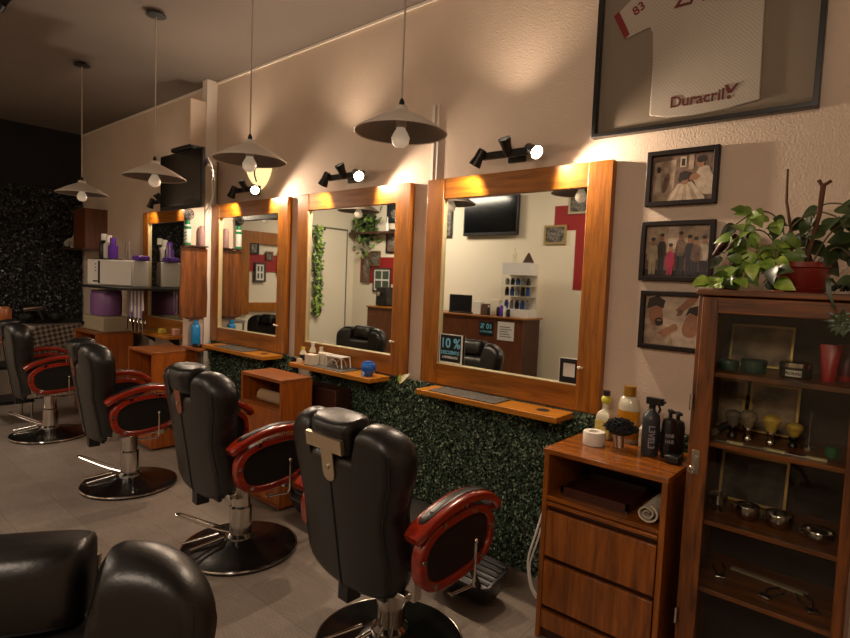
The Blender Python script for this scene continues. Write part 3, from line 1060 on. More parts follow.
# ================================================================ DISPLAY CABINET
CX0, CX1, CY0, CY1, CT = -0.590, -0.078, 2.25, 2.62, 1.585
t = thing('display_cabinet', 'tall dark wood cabinet with a glass door at the right edge', 'cabinet', ((CX0 + CX1) / 2, CY0, 0))
h = (CX1 - CX0) / 2
obj('side_panel', MB().box(-h, -h + 0.022, 0, CY1 - CY0, 0, CT - 0.022), CABW, t, bevel=0.002)
obj('side_panel', MB().box(h - 0.022, h, 0, CY1 - CY0, 0, CT - 0.022), CABW, t, bevel=0.002)
obj('top_board', MB().box(-h - 0.004, h + 0.004, -0.022, CY1 - CY0, CT - 0.022, CT), CABX, t, bevel=0.004)
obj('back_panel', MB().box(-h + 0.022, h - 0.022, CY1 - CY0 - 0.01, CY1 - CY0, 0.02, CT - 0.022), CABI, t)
obj('bottom_board', MB().box(-h + 0.022, h - 0.022, 0.0, CY1 - CY0 - 0.01, 0.02, 0.045), CABX, t)
for z in (1.281, 1.018, 0.722, 0.462):
    obj('cabinet_shelf', MB().box(-h + 0.022, h - 0.022, 0.012, CY1 - CY0 - 0.01, z - 0.018, z), CABX, t, bevel=0.002)
dr = obj('door', MB().box(-h + 0.018, -h + 0.074, -0.02, -0.002, 0.03, CT - 0.028).box(h - 0.034, h - 0.004, -0.02, -0.002, 0.03, CT - 0.028), CABW, t, bevel=0.003)
for z_ in (CT - 0.085, 0.03):
    obj('door_rail', MB().box(-h + 0.066, h - 0.034, -0.02, -0.002, z_, z_ + 0.057), CABX, dr, bevel=0.003)
obj('door_pane', MB().box(-h + 0.062, h - 0.03, -0.013, -0.009, 0.085, CT - 0.08), CABG, dr)
lk = MB().box(-h + 0.022, -h + 0.048, -0.024, -0.02, 0.895, 0.985)
obj('lock_plate', lk, mat('pewter', '#a59c8c', 0.35, 0.9), dr, bevel=0.002)
kk = MB().cyl((-h + 0.035, -0.024, 0.955), (-h + 0.035, -0.030, 0.955), 0.010).tube([(-h + 0.030, -0.026, 0.922), (-h + 0.030, -0.055, 0.92)], 0.003)
obj('lock_barrel', kk, CHR, dr)
kk = MB()
kk.tube([(-h + 0.030 + 0.010 * math.cos(a), -0.055, 0.917 + 0.012 * math.sin(a)) for a in [k * PI / 6 for k in range(12)]], 0.0025, 6, closed=True)
kk.tube([(-h + 0.030, -0.055, 0.922), (-h + 0.029, -0.055, 0.86)], 0.002)
obj('key', kk, CHR, dr)
for z_ in (1.13, 0.30):
    obj('hinge', MB().cyl((-h + 0.003, -0.014, z_), (-h + 0.003, -0.014, z_ + 0.06), 0.006), CHR, dr)

# contents, shelf by shelf
S1, S2, S3, S4 = 1.282, 1.019, 0.723, 0.463
TEAL = mat('teal_tin', '#1d4436', 0.35)
for (x, y, r, hh, lab) in ((-0.503, 2.39, 0.034, 0.036, 'low dark green tin at the left of the top cabinet shelf'), (-0.418, 2.385, 0.042, 0.048, 'larger dark green tin beside a low one on the top cabinet shelf')):
    t = thing('pomade_tin', lab, 'tin', (x, y, S1), 0, 'tins on the top cabinet shelf')
    obj('body', MB().lathe([(0, 0), (r * 0.95, 0), (r, 0.004), (r, hh * 0.6), (0, hh * 0.6)], seg=32), TEAL, t)
    obj('lid', MB().lathe([(0, hh * 0.6), (r * 1.04, hh * 0.6), (r * 1.04, hh - 0.003), (r * 0.98, hh), (0, hh)], seg=32), TEAL, t)
t = thing('shaving_soap_tin', 'silver and black soap tin with a white label on the top cabinet shelf', 'tin', (-0.285, 2.375, S1))
obj('body', MB().lathe([(0, 0), (0.047, 0), (0.05, 0.004), (0.05, 0.04), (0, 0.04)], seg=36), mat('tin_dark', '#3a3733', 0.3, 0.6), t)
obj('lid', MB().lathe([(0, 0.04), (0.051, 0.04), (0.051, 0.055), (0.048, 0.058), (0, 0.058)], seg=36), STEEL, t)
c = MB()
for k in range(9):
    a0 = -PI / 2 - 0.5 + k / 9
    a1 = a0 + 1 / 9
    hz = 0.012 - 0.004 * math.cos((k / 4 - 1) * 2)
    c.quad((0.0508 * math.cos(a0), 0.0508 * math.sin(a0), 0.008), (0.0508 * math.cos(a1), 0.0508 * math.sin(a1), 0.008), (0.0508 * math.cos(a1), 0.0508 * math.sin(a1), 0.03), (0.0508 * math.cos(a0), 0.0508 * math.sin(a0), 0.03))
obj('label_band', c, WHT, t)
text('lettering', 'PRORASO', 0.016, mat('ink', '#202020', 0.6), t, (0, -0.0518, 0.019), sx=0.8)
REDP = mat('red_tube', '#a01820', 0.35)
for (x, y, lab, sh) in ((-0.187, 2.37, 'red squeeze tube standing on its cap on the top cabinet shelf', 0), (-0.146, 2.45, 'dark red tube at the right end of the top cabinet shelf', 1)):
    t = thing('cream_tube', lab, 'tube', (x, y, S1), 0, 'red tubes in the cabinet')
    rings = []
    for z_, a, b in ((0.018, 0.022, 0.022), (0.05, 0.025, 0.020), (0.09, 0.029, 0.011), (0.122, 0.032, 0.003), (0.128, 0.032, 0.002)):
        rings.append([(a * math.cos(2 * PI * k / 24), b * math.sin(2 * PI * k / 24), z_) for k in range(24)])
    obj('body', MB().loft(rings), REDP if not sh else mat('dark_red_tube', '#5a0f22', 0.4), t)
    obj('cap', MB().lathe([(0, 0), (0.021, 0), (0.021, 0.018), (0, 0.018)]), REDP, t)
# picture leaning at the back of the top shelf
t = thing('leaning_picture', 'thin gilt framed picture leaning at the back of the top cabinet shelf', 'picture', (-0.42, 2.56, S1))
PG = mat('gilt', '#b89a5a', 0.4, 0.5)
PIC = mat('sepia_print', '#c0a684', 0.6, col2='#54453a', nscale=9)
R_ = Matrix.Rotation(math.radians(-9), 3, 'X')
c = MB().ring(rect(-0.12, 0.10, 0.002, 0.17), rect(-0.112, 0.092, 0.01, 0.162), 'xz', -0.006, 0.004)
c.v = [tuple(R_ @ Vector(v)) for v in c.v]
obj('picture_frame', c, PG, t)
c = MB().box(-0.113, 0.093, -0.001, 0.001, 0.009, 0.163)
c.v = [tuple(R_ @ Vector(v)) for v in c.v]
obj('print', c, PIC, t)
# second shelf : shaving brushes
BR1 = mat('badger', '#8d8067', 0.85, col2='#5a503e', nscale=60)
BR2 = mat('bristle_yellow', '#cbb04e', 0.85, col2='#a4853a', nscale=60)
BR3 = mat('bristle_grey', '#6b655c', 0.85)
for (x, y, mt, hh, hm, lab) in ((-0.475, 2.40, BR3, 0.09, BLK, 'grey shaving brush with a dark stem handle on the second cabinet shelf'),
                                (-0.42, 2.385, BR1, 0.10, CHR, 'tan shaving brush with a chrome handle, middle of the cabinet shelf'),
                                (-0.345, 2.39, BR2, 0.095, CHR, 'yellow shaving brush with a wide chrome handle in the cabinet'),
                                (-0.28, 2.43, BR2, 0.075, BLK, 'short yellow shaving brush at the right of the brush row')):
    t = thing('shaving_brush', lab, 'brush', (x, y, S2), 0, 'shaving brushes in the cabinet')
    k = hh / 0.1
    obj('handle', MB().lathe([(0, 0), (0.015, 0), (0.017, 0.004), (0.015, 0.015 * k), (0.009, 0.025 * k), (0.012, 0.035 * k), (0.016, 0.045 * k), (0.013, 0.052 * k), (0, 0.052 * k)]), hm, t)
    obj('knot', MB().lathe([(0, 0.05 * k), (0.012, 0.05 * k), (0.024, 0.075 * k), (0.03, 0.098 * k), (0.024, 0.112 * k), (0.01, 0.119 * k), (0, 0.12 * k)]), mt, t)
t = thing('shaving_brush', 'tan brush lying on its side at the left of the cabinet shelf', 'brush', (-0.522, 2.40, S2 + 0.022), 0, 'shaving brushes in the cabinet')
Q = Matrix.Rotation(math.radians(50), 3, 'Y')
obj('handle', MB().lathe([(0, 0.0), (0.014, 0.0), (0.015, 0.03), (0.012, 0.045), (0, 0.045)], (0.0, 0, 0.0), R=Q), BLKM, t)
obj('knot', MB().lathe([(0, 0.0), (0.012, 0.0), (0.022, -0.03), (0.014, -0.05), (0, -0.052)], (0, 0, 0.0), R=Q), BR1, t)
for (x, w_, lab) in ((-0.47, 0.11, 'silver cutthroat razor at the left of the second cabinet shelf'), (-0.35, 0.13, 'longer silver cutthroat razor before the yellow shaving brush'), (-0.225, 0.12, 'cream handled razor at the right of the second cabinet shelf')):
    t = thing('razor', lab, 'razor', (x, 2.30, S2), 0, 'razors in the cabinet')
    obj('blade', MB().box(-w_ / 2, 0.01, -0.009, 0.009, 0.001, 0.006), CHR, t)
    obj('handle', MB().box(0.0, w_ / 2, -0.008, 0.008, 0.0, 0.009), mat('horn', '#b7b08a', 0.4), t)
for (x, lab) in ((-0.53, 'thin gilt framed picture at the back left of the second cabinet shelf'), (-0.37, 'gilt framed picture behind the tan shaving brush')):
    t = thing('leaning_picture', lab, 'picture', (x, 2.56, S2), 0, 'gilt pictures in the cabinet')
    hw = 0.06 if x < -0.5 else 0.085
    c = MB().ring(rect(-hw, hw, 0.002, 0.20), rect(-hw + 0.009, hw - 0.009, 0.01, 0.192), 'xz', -0.006, 0.004)
    c.v = [tuple(R_ @ Vector(v)) for v in c.v]
    obj('picture_frame', c, PG, t)
    c = MB().box(-hw + 0.008, hw - 0.008, -0.001, 0.001, 0.009, 0.193)
    c.v = [tuple(R_ @ Vector(v)) for v in c.v]
    obj('print', c, PIC, t)
tag(obj('chrome_stand', MB().lathe([(0, 0), (0.028, 0), (0.028, 0.005), (0.004, 0.01), (0.004, 0.13), (0.007, 0.135), (0, 0.14)], (0, 0, 0)), STEEL, loc=(-0.235, 2.46, S2)), 'thin upright chrome stand at the right of the brushes', 'stand')
tag(obj('green_lid_jar', MB().lathe([(0, 0), (0.02, 0), (0.022, 0.02), (0.02, 0.036), (0, 0.036)]), mat('green_lid', '#1c5a34', 0.4), loc=(-0.16, 2.39, S2)), 'tiny green lidded jar at the right end of the cabinet shelf', 'jar')
# third shelf : steel bowls
t = thing('steel_cup', 'footed steel shaving cup at the left of the bowl shelf', 'cup', (-0.505, 2.40, S3))
obj('cup', MB().lathe([(0, 0), (0.022, 0), (0.023, 0.004), (0.008, 0.015), (0.01, 0.022), (0.03, 0.03), (0.034, 0.065), (0.032, 0.065), (0.027, 0.034), (0, 0.03)]), STEEL, t)
for (x, r, lab) in ((-0.40, 0.040, 'small steel bowl, left of the three on the cabinet shelf'), (-0.298, 0.044, 'steel bowl in the middle of the cabinet shelf'), (-0.175, 0.045, 'shallow steel bowl at the right of the cabinet shelf')):
    t = thing('steel_bowl', lab, 'bowl', (x, 2.385 if x < -0.2 else 2.36, S3), 0, 'steel bowls in the cabinet')
    hh = 0.05 if x < -0.2 else 0.036
    obj('bowl', MB().lathe([(0, 0), (r * 0.6, 0), (r * 0.9, hh * 0.25), (r, hh * 0.6), (r * 0.97, hh), (r * 1.06, hh + 0.002), (r * 1.04, hh + 0.004), (r * 0.93, hh * 0.98), (r * 0.93, hh * 0.5), (r * 0.6, 0.006), (0, 0.004)], seg=36), STEEL, t)
    obj('grip', MB().tube([(-r, 0, hh * 0.8), (-r - 0.012, 0, hh * 0.85), (-r - 0.012, 0, hh * 0.4), (-r * 0.95, 0, hh * 0.4)], 0.003, 6), STEEL, t)
t = thing('leaning_picture', 'gilt framed dark picture leaning behind the steel bowls', 'picture', (-0.41, 2.555, S3))
c = MB().ring(rect(-0.13, 0.11, 0.002, 0.20), rect(-0.12, 0.10, 0.012, 0.19), 'xz', -0.006, 0.004)
c.v = [tuple(R_ @ Vector(v)) for v in c.v]
obj('picture_frame', c, PG, t)
c = MB().box(-0.121, 0.101, -0.001, 0.001, 0.011, 0.191)
c.v = [tuple(R_ @ Vector(v)) for v in c.v]
obj('print', c, mat('dark_print', '#4a4238', 0.6, col2='#17140f', nscale=18), t)
# fourth shelf : old clippers
for (x, y, rz, lab) in ((-0.48, 2.40, 0.3, 'old hand clippers lying at the left of the lowest cabinet shelf'), (-0.31, 2.36, -0.4, 'old steel hand clippers lying in the middle of the lowest shelf'), (-0.18, 2.37, 0.5, 'old steel hand clippers lying at the right of the lowest shelf')):
    t = thing('hand_clippers', lab, 'clippers', (x, y, S4), rz, 'old clippers in the cabinet')
    obj('head', MB().box(-0.02, 0.02, -0.03, 0.0, 0, 0.012), STEEL, t, bevel=0.003)
    obj('grip', MB().tube(spline([(-0.008, 0, 0.008), (-0.02, 0.04, 0.012), (-0.012, 0.09, 0.01)], 4), 0.004).tube(spline([(0.008, 0, 0.008), (0.022, 0.04, 0.012), (0.016, 0.09, 0.01)], 4), 0.004), STEEL, t)
tag(obj('wooden_ruler', MB().box(-0.13, 0.13, -0.012, 0.012, 0, 0.008), mat('old_ivory', '#8f8672', 0.6), loc=(-0.33, 2.49, S4), rz=-0.1), 'long pale strop handle lying at the back of the lowest shelf', 'strop')

# ---- plants on the cabinet


def leaf(mb, base, d, nrm, ln, wd, curl=0.25):
    d = d.normalized()
    nrm = (nrm - d * nrm.dot(d)).normalized()
    sd = d.cross(nrm)
    prof = [(-0.06, 0.45), (0.02, 0.80), (0.14, 0.98), (0.30, 1.0), (0.48, 0.86), (0.68, 0.58), (0.85, 0.28), (1.0, 0.02)]
    vs_ = []
    for u, k in prof:
        c0 = base + d * ln * u - nrm * (curl * ln * u * u)
        vs_ += [c0 - sd * wd * k * 0.5 + nrm * 0.12 * wd * k, c0, c0 + sd * wd * k * 0.5 + nrm * 0.12 * wd * k]
    fs = []
    for i in range(len(prof) - 1):
        for j in (0, 1):
            fs.append((i * 3 + j, i * 3 + j + 1, i * 3 + 3 + j + 1, i * 3 + 3 + j))
    mb.add(vs_, fs)


t = thing('potted_pothos', 'trailing pothos plant in a dark red pot on top of the cabinet', 'plant', (-0.300, 2.42, CT))
obj('pot', MB().lathe([(0, 0.0), (0.07, 0), (0.076, 0.008), (0.094, 0.085), (0.101, 0.09), (0.101, 0.108), (0.094, 0.108), (0.086, 0.09), (0, 0.088)], seg=32), POT, t)
obj('saucer', MB().lathe([(0, 0.0), (0.075, 0.0), (0.085, 0.016), (0.082, 0.018), (0.07, 0.006), (0, 0.006)], seg=32), POT, t)
obj('soil', MB().lathe([(0, 0.088), (0.071, 0.088), (0.05, 0.094), (0, 0.096)]), mat('soil', '#1f1610', 0.95), t)
rng = random.Random(11)
stm = MB()
fol = MB()
# tall bare canes
can = MB()
can.tube([(-0.03, -0.01, 0.09), (-0.035, 0, 0.2), (-0.062, 0.0, 0.33), (-0.068, 0.01, 0.45)], [0.006, 0.0055, 0.005, 0.004])
can.tube([(0.01, 0.0, 0.09), (0.025, 0, 0.18), (0.04, 0.0, 0.28), (0.045, 0.0, 0.385)], [0.007, 0.007, 0.008, 0.009])
can.tube([(0.045, 0, 0.375), (0.03, 0, 0.4)], 0.006)
can.tube([(0.045, 0, 0.38), (0.068, 0, 0.395)], 0.006)
obj('cane', can, STEM, t)
vines = [
    [(-0.04, 0, 0.1), (-0.12, -0.02, 0.22), (-0.2, -0.02, 0.21), (-0.25, -0.03, 0.14)],
    [(-0.03, -0.02, 0.1), (-0.09, -0.04, 0.17), (-0.16, -0.06, 0.12), (-0.21, -0.08, 0.05)],
    [(-0.05, -0.03, 0.1), (-0.12, -0.06, 0.12), (-0.19, -0.08, 0.06), (-0.27, -0.09, 0.03)],
    [(-0.03, 0.0, 0.1), (-0.08, 0.0, 0.26), (-0.15, 0.0, 0.30), (-0.22, -0.02, 0.25)],
    [(-0.02, 0, 0.1), (-0.05, 0.02, 0.22), (0.02, 0.02, 0.29), (0.09, 0.0, 0.27)],
    [(0.03, 0, 0.1), (0.07, 0, 0.2), (0.12, -0.02, 0.24), (0.17, -0.03, 0.17)],
    [(0.04, -0.02, 0.1), (0.1, -0.03, 0.16), (0.15, -0.04, 0.12), (0.19, -0.06, 0.04)],
    [(-0.04, -0.04, 0.1), (-0.07, -0.09, 0.15), (-0.06, -0.13, 0.08), (-0.09, -0.145, 0.03)],
    [(0.0, 0.02, 0.1), (0.03, 0.03, 0.3), (0.12, 0.02, 0.31), (0.18, 0.0, 0.26)],
]
for vi, vn in enumerate(vines):
    pts = spline(vn, 7)
    stm.tube(pts, 0.0028, 6)
    for i in range(3, len(pts), 2 if vi < 4 else 3):
        base = pts[i]
        for _ in range(3 if vi in (1, 2) else (2 if vi in (0, 3) else 1)):
            th = rng.uniform(-PI, PI)
            d = Vector((math.cos(th) * 0.8, -0.25 + 0.4 * math.sin(th), rng.uniform(-1.2, 0.15)))
            pt = base + d.normalized() * rng.uniform(0.01, 0.04) + Vector((0, rng.uniform(-0.03, 0.02), 0))
            pt.z = max(pt.z, 0.035)
            fol.mi = 1 if (vi in (1, 2, 7) and rng.random() < 0.55) else (2 if vi >= 4 else (0 if rng.random() < 0.75 else 2))
            ln = rng.uniform(0.036, 0.066) * (1.35 if vi in (4, 5, 8) else 1)
            if pt.z - ln * 0.8 < 0.012:
                d.z = max(d.z, -0.35)
            leaf(fol, pt, d, Vector((rng.uniform(-0.6, 0.6), -0.8, rng.uniform(0.1, 0.7))), ln, ln * 0.82, rng.uniform(0.05, 0.35))
for v in range(len(fol.v)):
    x_, y_, z_ = fol.v[v]
    fol.v[v] = (x_, min(y_, 0.23), max(z_, 0.006))
obj('stems', stm, mat('vine_green', '#6f6a3c', 0.6, col2='#4a3420', nscale=9), t)
obj('foliage', fol, [LF, LF2, LFD], t, fixn=False)
# small plant at the corner of the cabinet
t = thing('spider_plant', 'small plant with strap leaves hanging over the cabinet front edge at right', 'plant', (-0.150, 2.275, CT))
c = MB()
for k in range(14):
    th = k / 14 * 2 * PI
    c.tube(spline([(0, 0, 0.012), (0.03 * math.cos(th), 0.03 * math.sin(th), 0.028), (0.065 * math.cos(th), 0.05 * math.sin(th), 0.010)], 4), 0.0035, 5)
obj('roots', c, mat('root_dark', '#1c2416', 0.7), t)
c = MB()
for (pts, wd) in (([(-0.02, -0.03, 0.015), (-0.045, -0.07, 0.05), (-0.04, -0.085, 0.0), (-0.015, -0.088, -0.06)], 0.014), ([(0.02, -0.03, 0.015), (0.05, -0.07, 0.03), (0.055, -0.09, -0.02), (0.02, -0.088, -0.07)], 0.011)):
    pp = spline(pts, 6)
    vs_ = []
    for i, q in enumerate(pp):
        k = math.sin(PI * min(1, (i + 0.6) / len(pp))) * wd
        vs_ += [q - Vector((k / 2, 0, 0)), q + Vector((k / 2, 0.002, 0))]
    c.add(vs_, [(2 * i, 2 * i + 1, 2 * i + 3, 2 * i + 2) for i in range(len(pp) - 1)])
for k in range(26):
    th = rng.uniform(0, 2 * PI)
    leaf(c, Vector((0.0 + rng.uniform(-0.015, 0.015), -0.09, -0.085 + rng.uniform(-0.02, 0.015))), Vector((math.cos(th), -0.3, math.sin(th) * 0.7)), Vector((0, -1, 0.3)), rng.uniform(0.025, 0.045), 0.016, 0.3)
obj('foliage', c, LFD, t, fixn=False)

# horse figurine
t = thing('horse_figurine', 'small dark carved horse head figurine at the left end of the cabinet top', 'figurine', (-0.560, 2.50, CT))
t.scale = (1.6, 1.6, 1.6)
BRZ = mat('dark_bronze', '#3a1f15', 0.35, 0.3)
c = MB()
c.tube(spline([(0.012, 0, 0.012), (0.022, 0, 0.05), (0.02, 0, 0.085), (0.008, 0, 0.115), (-0.004, 0, 0.125)], 5), [0.016 + 0.0 * k for k in range(21)], 12)
c.tube(spline([(0.0, 0, 0.122), (-0.016, 0, 0.108), (-0.03, 0, 0.086)], 5), [0.014, 0.014, 0.013, 0.0125, 0.012, 0.011, 0.010, 0.009, 0.0085, 0.008, 0.0075], 12)
c.cyl((0.0, -0.006, 0.13), (-0.001, -0.008, 0.148), 0.004, 0.001, 8).cyl((0.0, 0.006, 0.13), (-0.001, 0.008, 0.148), 0.004, 0.001, 8)
c.tube(spline([(0.01, 0, 0.138), (0.032, 0, 0.11), (0.038, 0, 0.06)], 5), 0.006, 8)
obj('head', c, BRZ, t)
obj('plinth', MB().lathe([(0, 0), (0.028, 0), (0.028, 0.01), (0.022, 0.014), (0, 0.014)]), BRZ, t)

# ================================================================ PICTURES ON THE MAIN WALL
SEP = [mat('sepia_light', '#b39c84', 0.5, noise=0.5, nscale=30), mat('sepia_mid', '#7a6050', 0.5, noise=0.5, nscale=35), mat('sepia_dark', '#2c201a', 0.5, noise=0.4, nscale=30), mat('sepia_pale', '#c4b19c', 0.5, noise=0.3, nscale=30),
       mat('magenta_dress', '#a8244c', 0.5, noise=0.3, nscale=40), mat('skin_tone', '#9a6c50', 0.5, noise=0.2, nscale=40), mat('denim', '#34343f', 0.5, noise=0.3, nscale=40), mat('cream_cloth', '#b0a284', 0.5, noise=0.3, nscale=40)]


def blob(mb, mi, cx, cz, rx, rz_, y, n=2.2, rot=0):
    mb.mi = mi
    q = superell(cx, cz, rx, rz_, n, 18, rot)
    mb.add([(u, y, v) for u, v in q], [tuple(range(18))])


def picture(x0, x1, z0, z1, label, art, group='framed photographs right of the mirror'):
    cx = (x0 + x1) / 2
    w_ = x1 - x0
    h_ = z1 - z0
    t = thing('framed_photo', label, 'picture', (cx, YW, z0), 0, group)
    f_ = 0.022
    obj('picture_frame', MB().ring(rect(-w_ / 2, w_ / 2, 0, h_), rect(-w_ / 2 + f_, w_ / 2 - f_, f_, h_ - f_), 'xz', -0.03, -0.002), mat('photo_frame', '#150806', 0.5, spec=0.3), t, bevel=0.003)
    c = MB()
    c.mi = 0
    c.box(-w_ / 2 + f_ - 0.003, w_ / 2 - f_ + 0.003, -0.010, -0.004, f_ - 0.003, h_ - f_ + 0.003)
    iw, ih = w_ - 2 * f_, h_ - 2 * f_
    k = 0
    for item in art:
        k += 1
        if item[0] == 'poly':
            mi = item[1]
            q = [(-iw / 2 + u * iw, f_ + v * ih) for u, v in item[2]]
        else:
            mi, u, v, ru, rv, rot = item
            q = superell(-iw / 2 + u * iw, f_ + v * ih, ru * iw, rv * ih, 2.3, 20, rot)
        q = [(min(max(a, -iw / 2), iw / 2), min(max(b, f_), f_ + ih)) for a, b in q]
        c.mi = mi
        c.add([(a, -0.0102 - 0.00012 * k, b) for a, b in q], [tuple(range(len(q)))])
    obj('photo_print', c, SEP, t, flat=True, fixn=False)
    return t


def P_(mi, *pts):
    return ('poly', mi, pts)


picture(-0.968, -0.660, 1.962, 2.214, 'framed sepia photograph of a barber at work, topmost of three',
        [P_(1, (0, 0), (1, 0), (1, 1), (0, 1)), P_(0, (0.02, 0), (0.36, 0), (0.40, 0.9), (0.04, 0.86)), P_(1, (0.36, 0), (0.42, 0), (0.45, 1), (0.40, 1)), P_(3, (0.05, 0.2), (0.16, 0.22), (0.14, 0.62), (0.08, 0.68)),
         (2, 0.11, 0.70, 0.035, 0.07, 0), (1, 0.24, 0.4, 0.05, 0.22, -0.2), P_(3, (0.46, 0.72), (0.56, 0.72), (0.56, 0.95), (0.46, 0.95)), P_(2, (0.48, 0.75), (0.54, 0.75), (0.54, 0.9), (0.48, 0.9)), P_(0, (0.6, 0.66), (0.68, 0.66), (0.68, 0.98), (0.6, 0.98)),
         P_(3, (0.68, 0.45), (0.78, 0.72), (0.92, 0.70), (1.0, 0.45), (1.0, 0.1), (0.8, 0.12)), (5, 0.78, 0.78, 0.055, 0.10, 0.2), (2, 0.80, 0.86, 0.075, 0.075, 0.3), P_(5, (0.60, 0.50), (0.72, 0.58), (0.80, 0.50), (0.74, 0.42), (0.62, 0.44)),
         P_(3, (0.26, 0.0), (0.44, 0.36), (0.66, 0.40), (0.88, 0.06), (0.88, 0.0)), P_(0, (0.34, 0.0), (0.47, 0.33), (0.50, 0.33), (0.42, 0.0)), P_(0, (0.52, 0.0), (0.54, 0.34), (0.57, 0.34), (0.60, 0.0)), P_(0, (0.70, 0.0), (0.60, 0.34), (0.63, 0.34), (0.78, 0.0)),
         (5, 0.54, 0.44, 0.065, 0.10, 0), (2, 0.54, 0.53, 0.085, 0.10, 0.1), (2, 0.48, 0.46, 0.03, 0.07, 0)])
grp = [P_(1, (0, 0), (1, 0), (1, 1), (0, 1)), P_(0, (0, 0.45), (1, 0.5), (1, 1), (0, 1)), P_(3, (0.36, 0.55), (0.52, 0.55), (0.52, 0.98), (0.36, 0.98)), P_(2, (0, 0), (1, 0), (1, 0.10), (0, 0.14))]
for i, (u, hh, cl, wd) in enumerate(((0.26, 0.80, 2, 0.062), (0.56, 0.83, 1, 0.066), (0.70, 0.76, 6, 0.06), (0.12, 0.72, 7, 0.075), (0.92, 0.74, 3, 0.07), (0.41, 0.60, 4, 0.062), (0.80, 0.72, 1, 0.058))):
    tb = hh - 0.42
    lg = cl if cl in (4, 7) else 6
    grp += [P_(lg, (u - wd * 0.7, 0.04), (u - 0.006, 0.04), (u, tb + 0.06), (u - wd * 0.8, tb + 0.06)), P_(lg, (u + 0.006, 0.04), (u + wd * 0.7, 0.04), (u + wd * 0.8, tb + 0.06), (u, tb + 0.06)),
            P_(cl, (u - wd * 0.8, tb), (u + wd * 0.8, tb), (u + wd, hh - 0.16), (u + wd * 0.6, hh - 0.10), (u - wd * 0.6, hh - 0.10), (u - wd, hh - 0.16)),
            P_(cl, (u - wd * 1.25, tb + 0.04), (u - wd * 0.9, tb + 0.03), (u - wd * 0.6, hh - 0.12), (u - wd, hh - 0.15)), P_(cl, (u + wd * 1.25, tb + 0.04), (u + wd * 0.9, tb + 0.03), (u + wd * 0.6, hh - 0.12), (u + wd, hh - 0.15)),
            (5, u, hh - 0.035, 0.032, 0.075, 0), (2, u, hh + 0.025, 0.034, 0.035, 0)]
picture(-0.975, -0.655, 1.617, 1.893, 'framed colour photograph of a group of standing people', grp)
picture(-0.958, -0.645, 1.300, 1.572, 'framed photograph of two men having a trim, lowest of three',
        [P_(3, (0, 0), (1, 0), (1, 1), (0, 1)), P_(0, (0, 0.5), (0.1, 0.55), (0.1, 1), (0, 1)), P_(0, (0, 0), (0.5, 0), (0.42, 0.36), (0.20, 0.46), (0, 0.40)), (5, 0.18, 0.62, 0.12, 0.25, 0.15), P_(2, (0.02, 0.72), (0.05, 0.94), (0.2, 1.0), (0.33, 0.9), (0.30, 0.74), (0.18, 0.80)),
         (2, 0.24, 0.47, 0.07, 0.085, 0.3), (5, 0.24, 0.50, 0.035, 0.02, 0), P_(5, (0.22, 0.24), (0.36, 0.36), (0.52, 0.44), (0.50, 0.30), (0.34, 0.16)), (5, 0.50, 0.38, 0.055, 0.07, 0.4),
         P_(3, (0.56, 0.0), (0.62, 0.22), (1.0, 0.30), (1.0, 0.0)), (5, 0.78, 0.44, 0.14, 0.26, -0.35), (1, 0.88, 0.40, 0.03, 0.07, 0), P_(2, (0.66, 0.60), (0.72, 0.78), (0.88, 0.84), (1.0, 0.74), (1.0, 0.42), (0.92, 0.50), (0.86, 0.62), (0.74, 0.68)),
         P_(5, (0.50, 0.72), (0.58, 0.66), (0.80, 0.86), (0.86, 1.0), (0.72, 1.0)), P_(1, (0.52, 0.60), (0.60, 0.62), (0.64, 0.72), (0.56, 0.74))])

# framed jersey
JX0, JX1, JZ0, JZ1 = -1.248, -0.318, 2.312, 3.12
cx = (JX0 + JX1) / 2
t = thing('framed_jersey', 'large black framed white football shirt hung high on the wall', 'framed shirt', (cx, YW, JZ0))
hw = (JX1 - JX0) / 2
H_ = JZ1 - JZ0
obj('picture_frame', MB().ring(rect(-hw, hw, 0, H_), rect(-hw + 0.02, hw - 0.02, 0.02, H_ - 0.02), 'xz', -0.045, -0.002), BLK, t, bevel=0.002)
obj('backing_board', MB().box(-hw + 0.018, hw - 0.018, -0.010, -0.004, 0.018, H_ - 0.018), mat('jersey_backing', '#857868', 0.8), t)


def J(x, z):
    return (x - cx, z - JZ0)


jer = [J(*q) for q in ((-0.975, 2.385), (-0.90, 2.365), (-0.78, 2.358), (-0.65, 2.362), (-0.525, 2.378), (-0.530, 2.60), (-0.535, 2.80), (-0.515, 2.815), (-0.46, 2.79), (-0.41, 2.86), (-0.50, 2.99), (-0.60, 3.06), (-0.70, 3.08), (-0.76, 3.04), (-0.82, 3.08), (-0.92, 3.06), (-1.04, 2.98), (-1.175, 2.885), (-1.115, 2.765), (-1.0, 2.79), (-0.985, 2.76), (-0.975, 2.60))]
jm = bpy.data.materials.new('jersey_cloth')
jm.use_nodes = True
nt = jm.node_tree
p = nt.nodes['Principled BSDF']
tc = nt.nodes.new('ShaderNodeTexCoord')
wv = nt.nodes.new('ShaderNodeTexWave')
wv.bands_direction = 'DIAGONAL'
wv.inputs['Scale'].default_value = 40
wv.inputs['Distortion'].default_value = 8
wv.inputs['Detail'].default_value = 0
wv.inputs['Detail Scale'].default_value = 0.2
nt.links.new(tc.outputs['Object'], wv.inputs['Vector'])
rp = nt.nodes.new('ShaderNodeValToRGB')
rp.color_ramp.elements[0].color = lin('#aaa094')
rp.color_ramp.elements[1].color = lin('#b9b0a3')
nt.links.new(wv.outputs['Color'], rp.inputs[0])
nt.links.new(rp.outputs[0], p.inputs['Base Color'])
p.inputs['Roughness'].default_value = 0.85
c = MB().prism(jer, 'xz', -0.022, -0.011)
c.v = [tuple(v) for v in c.v]
jo = obj('shirt', c, jm, t, bevel=0.004)
RJ = mat('jersey_red', '#7a1510', 0.7)
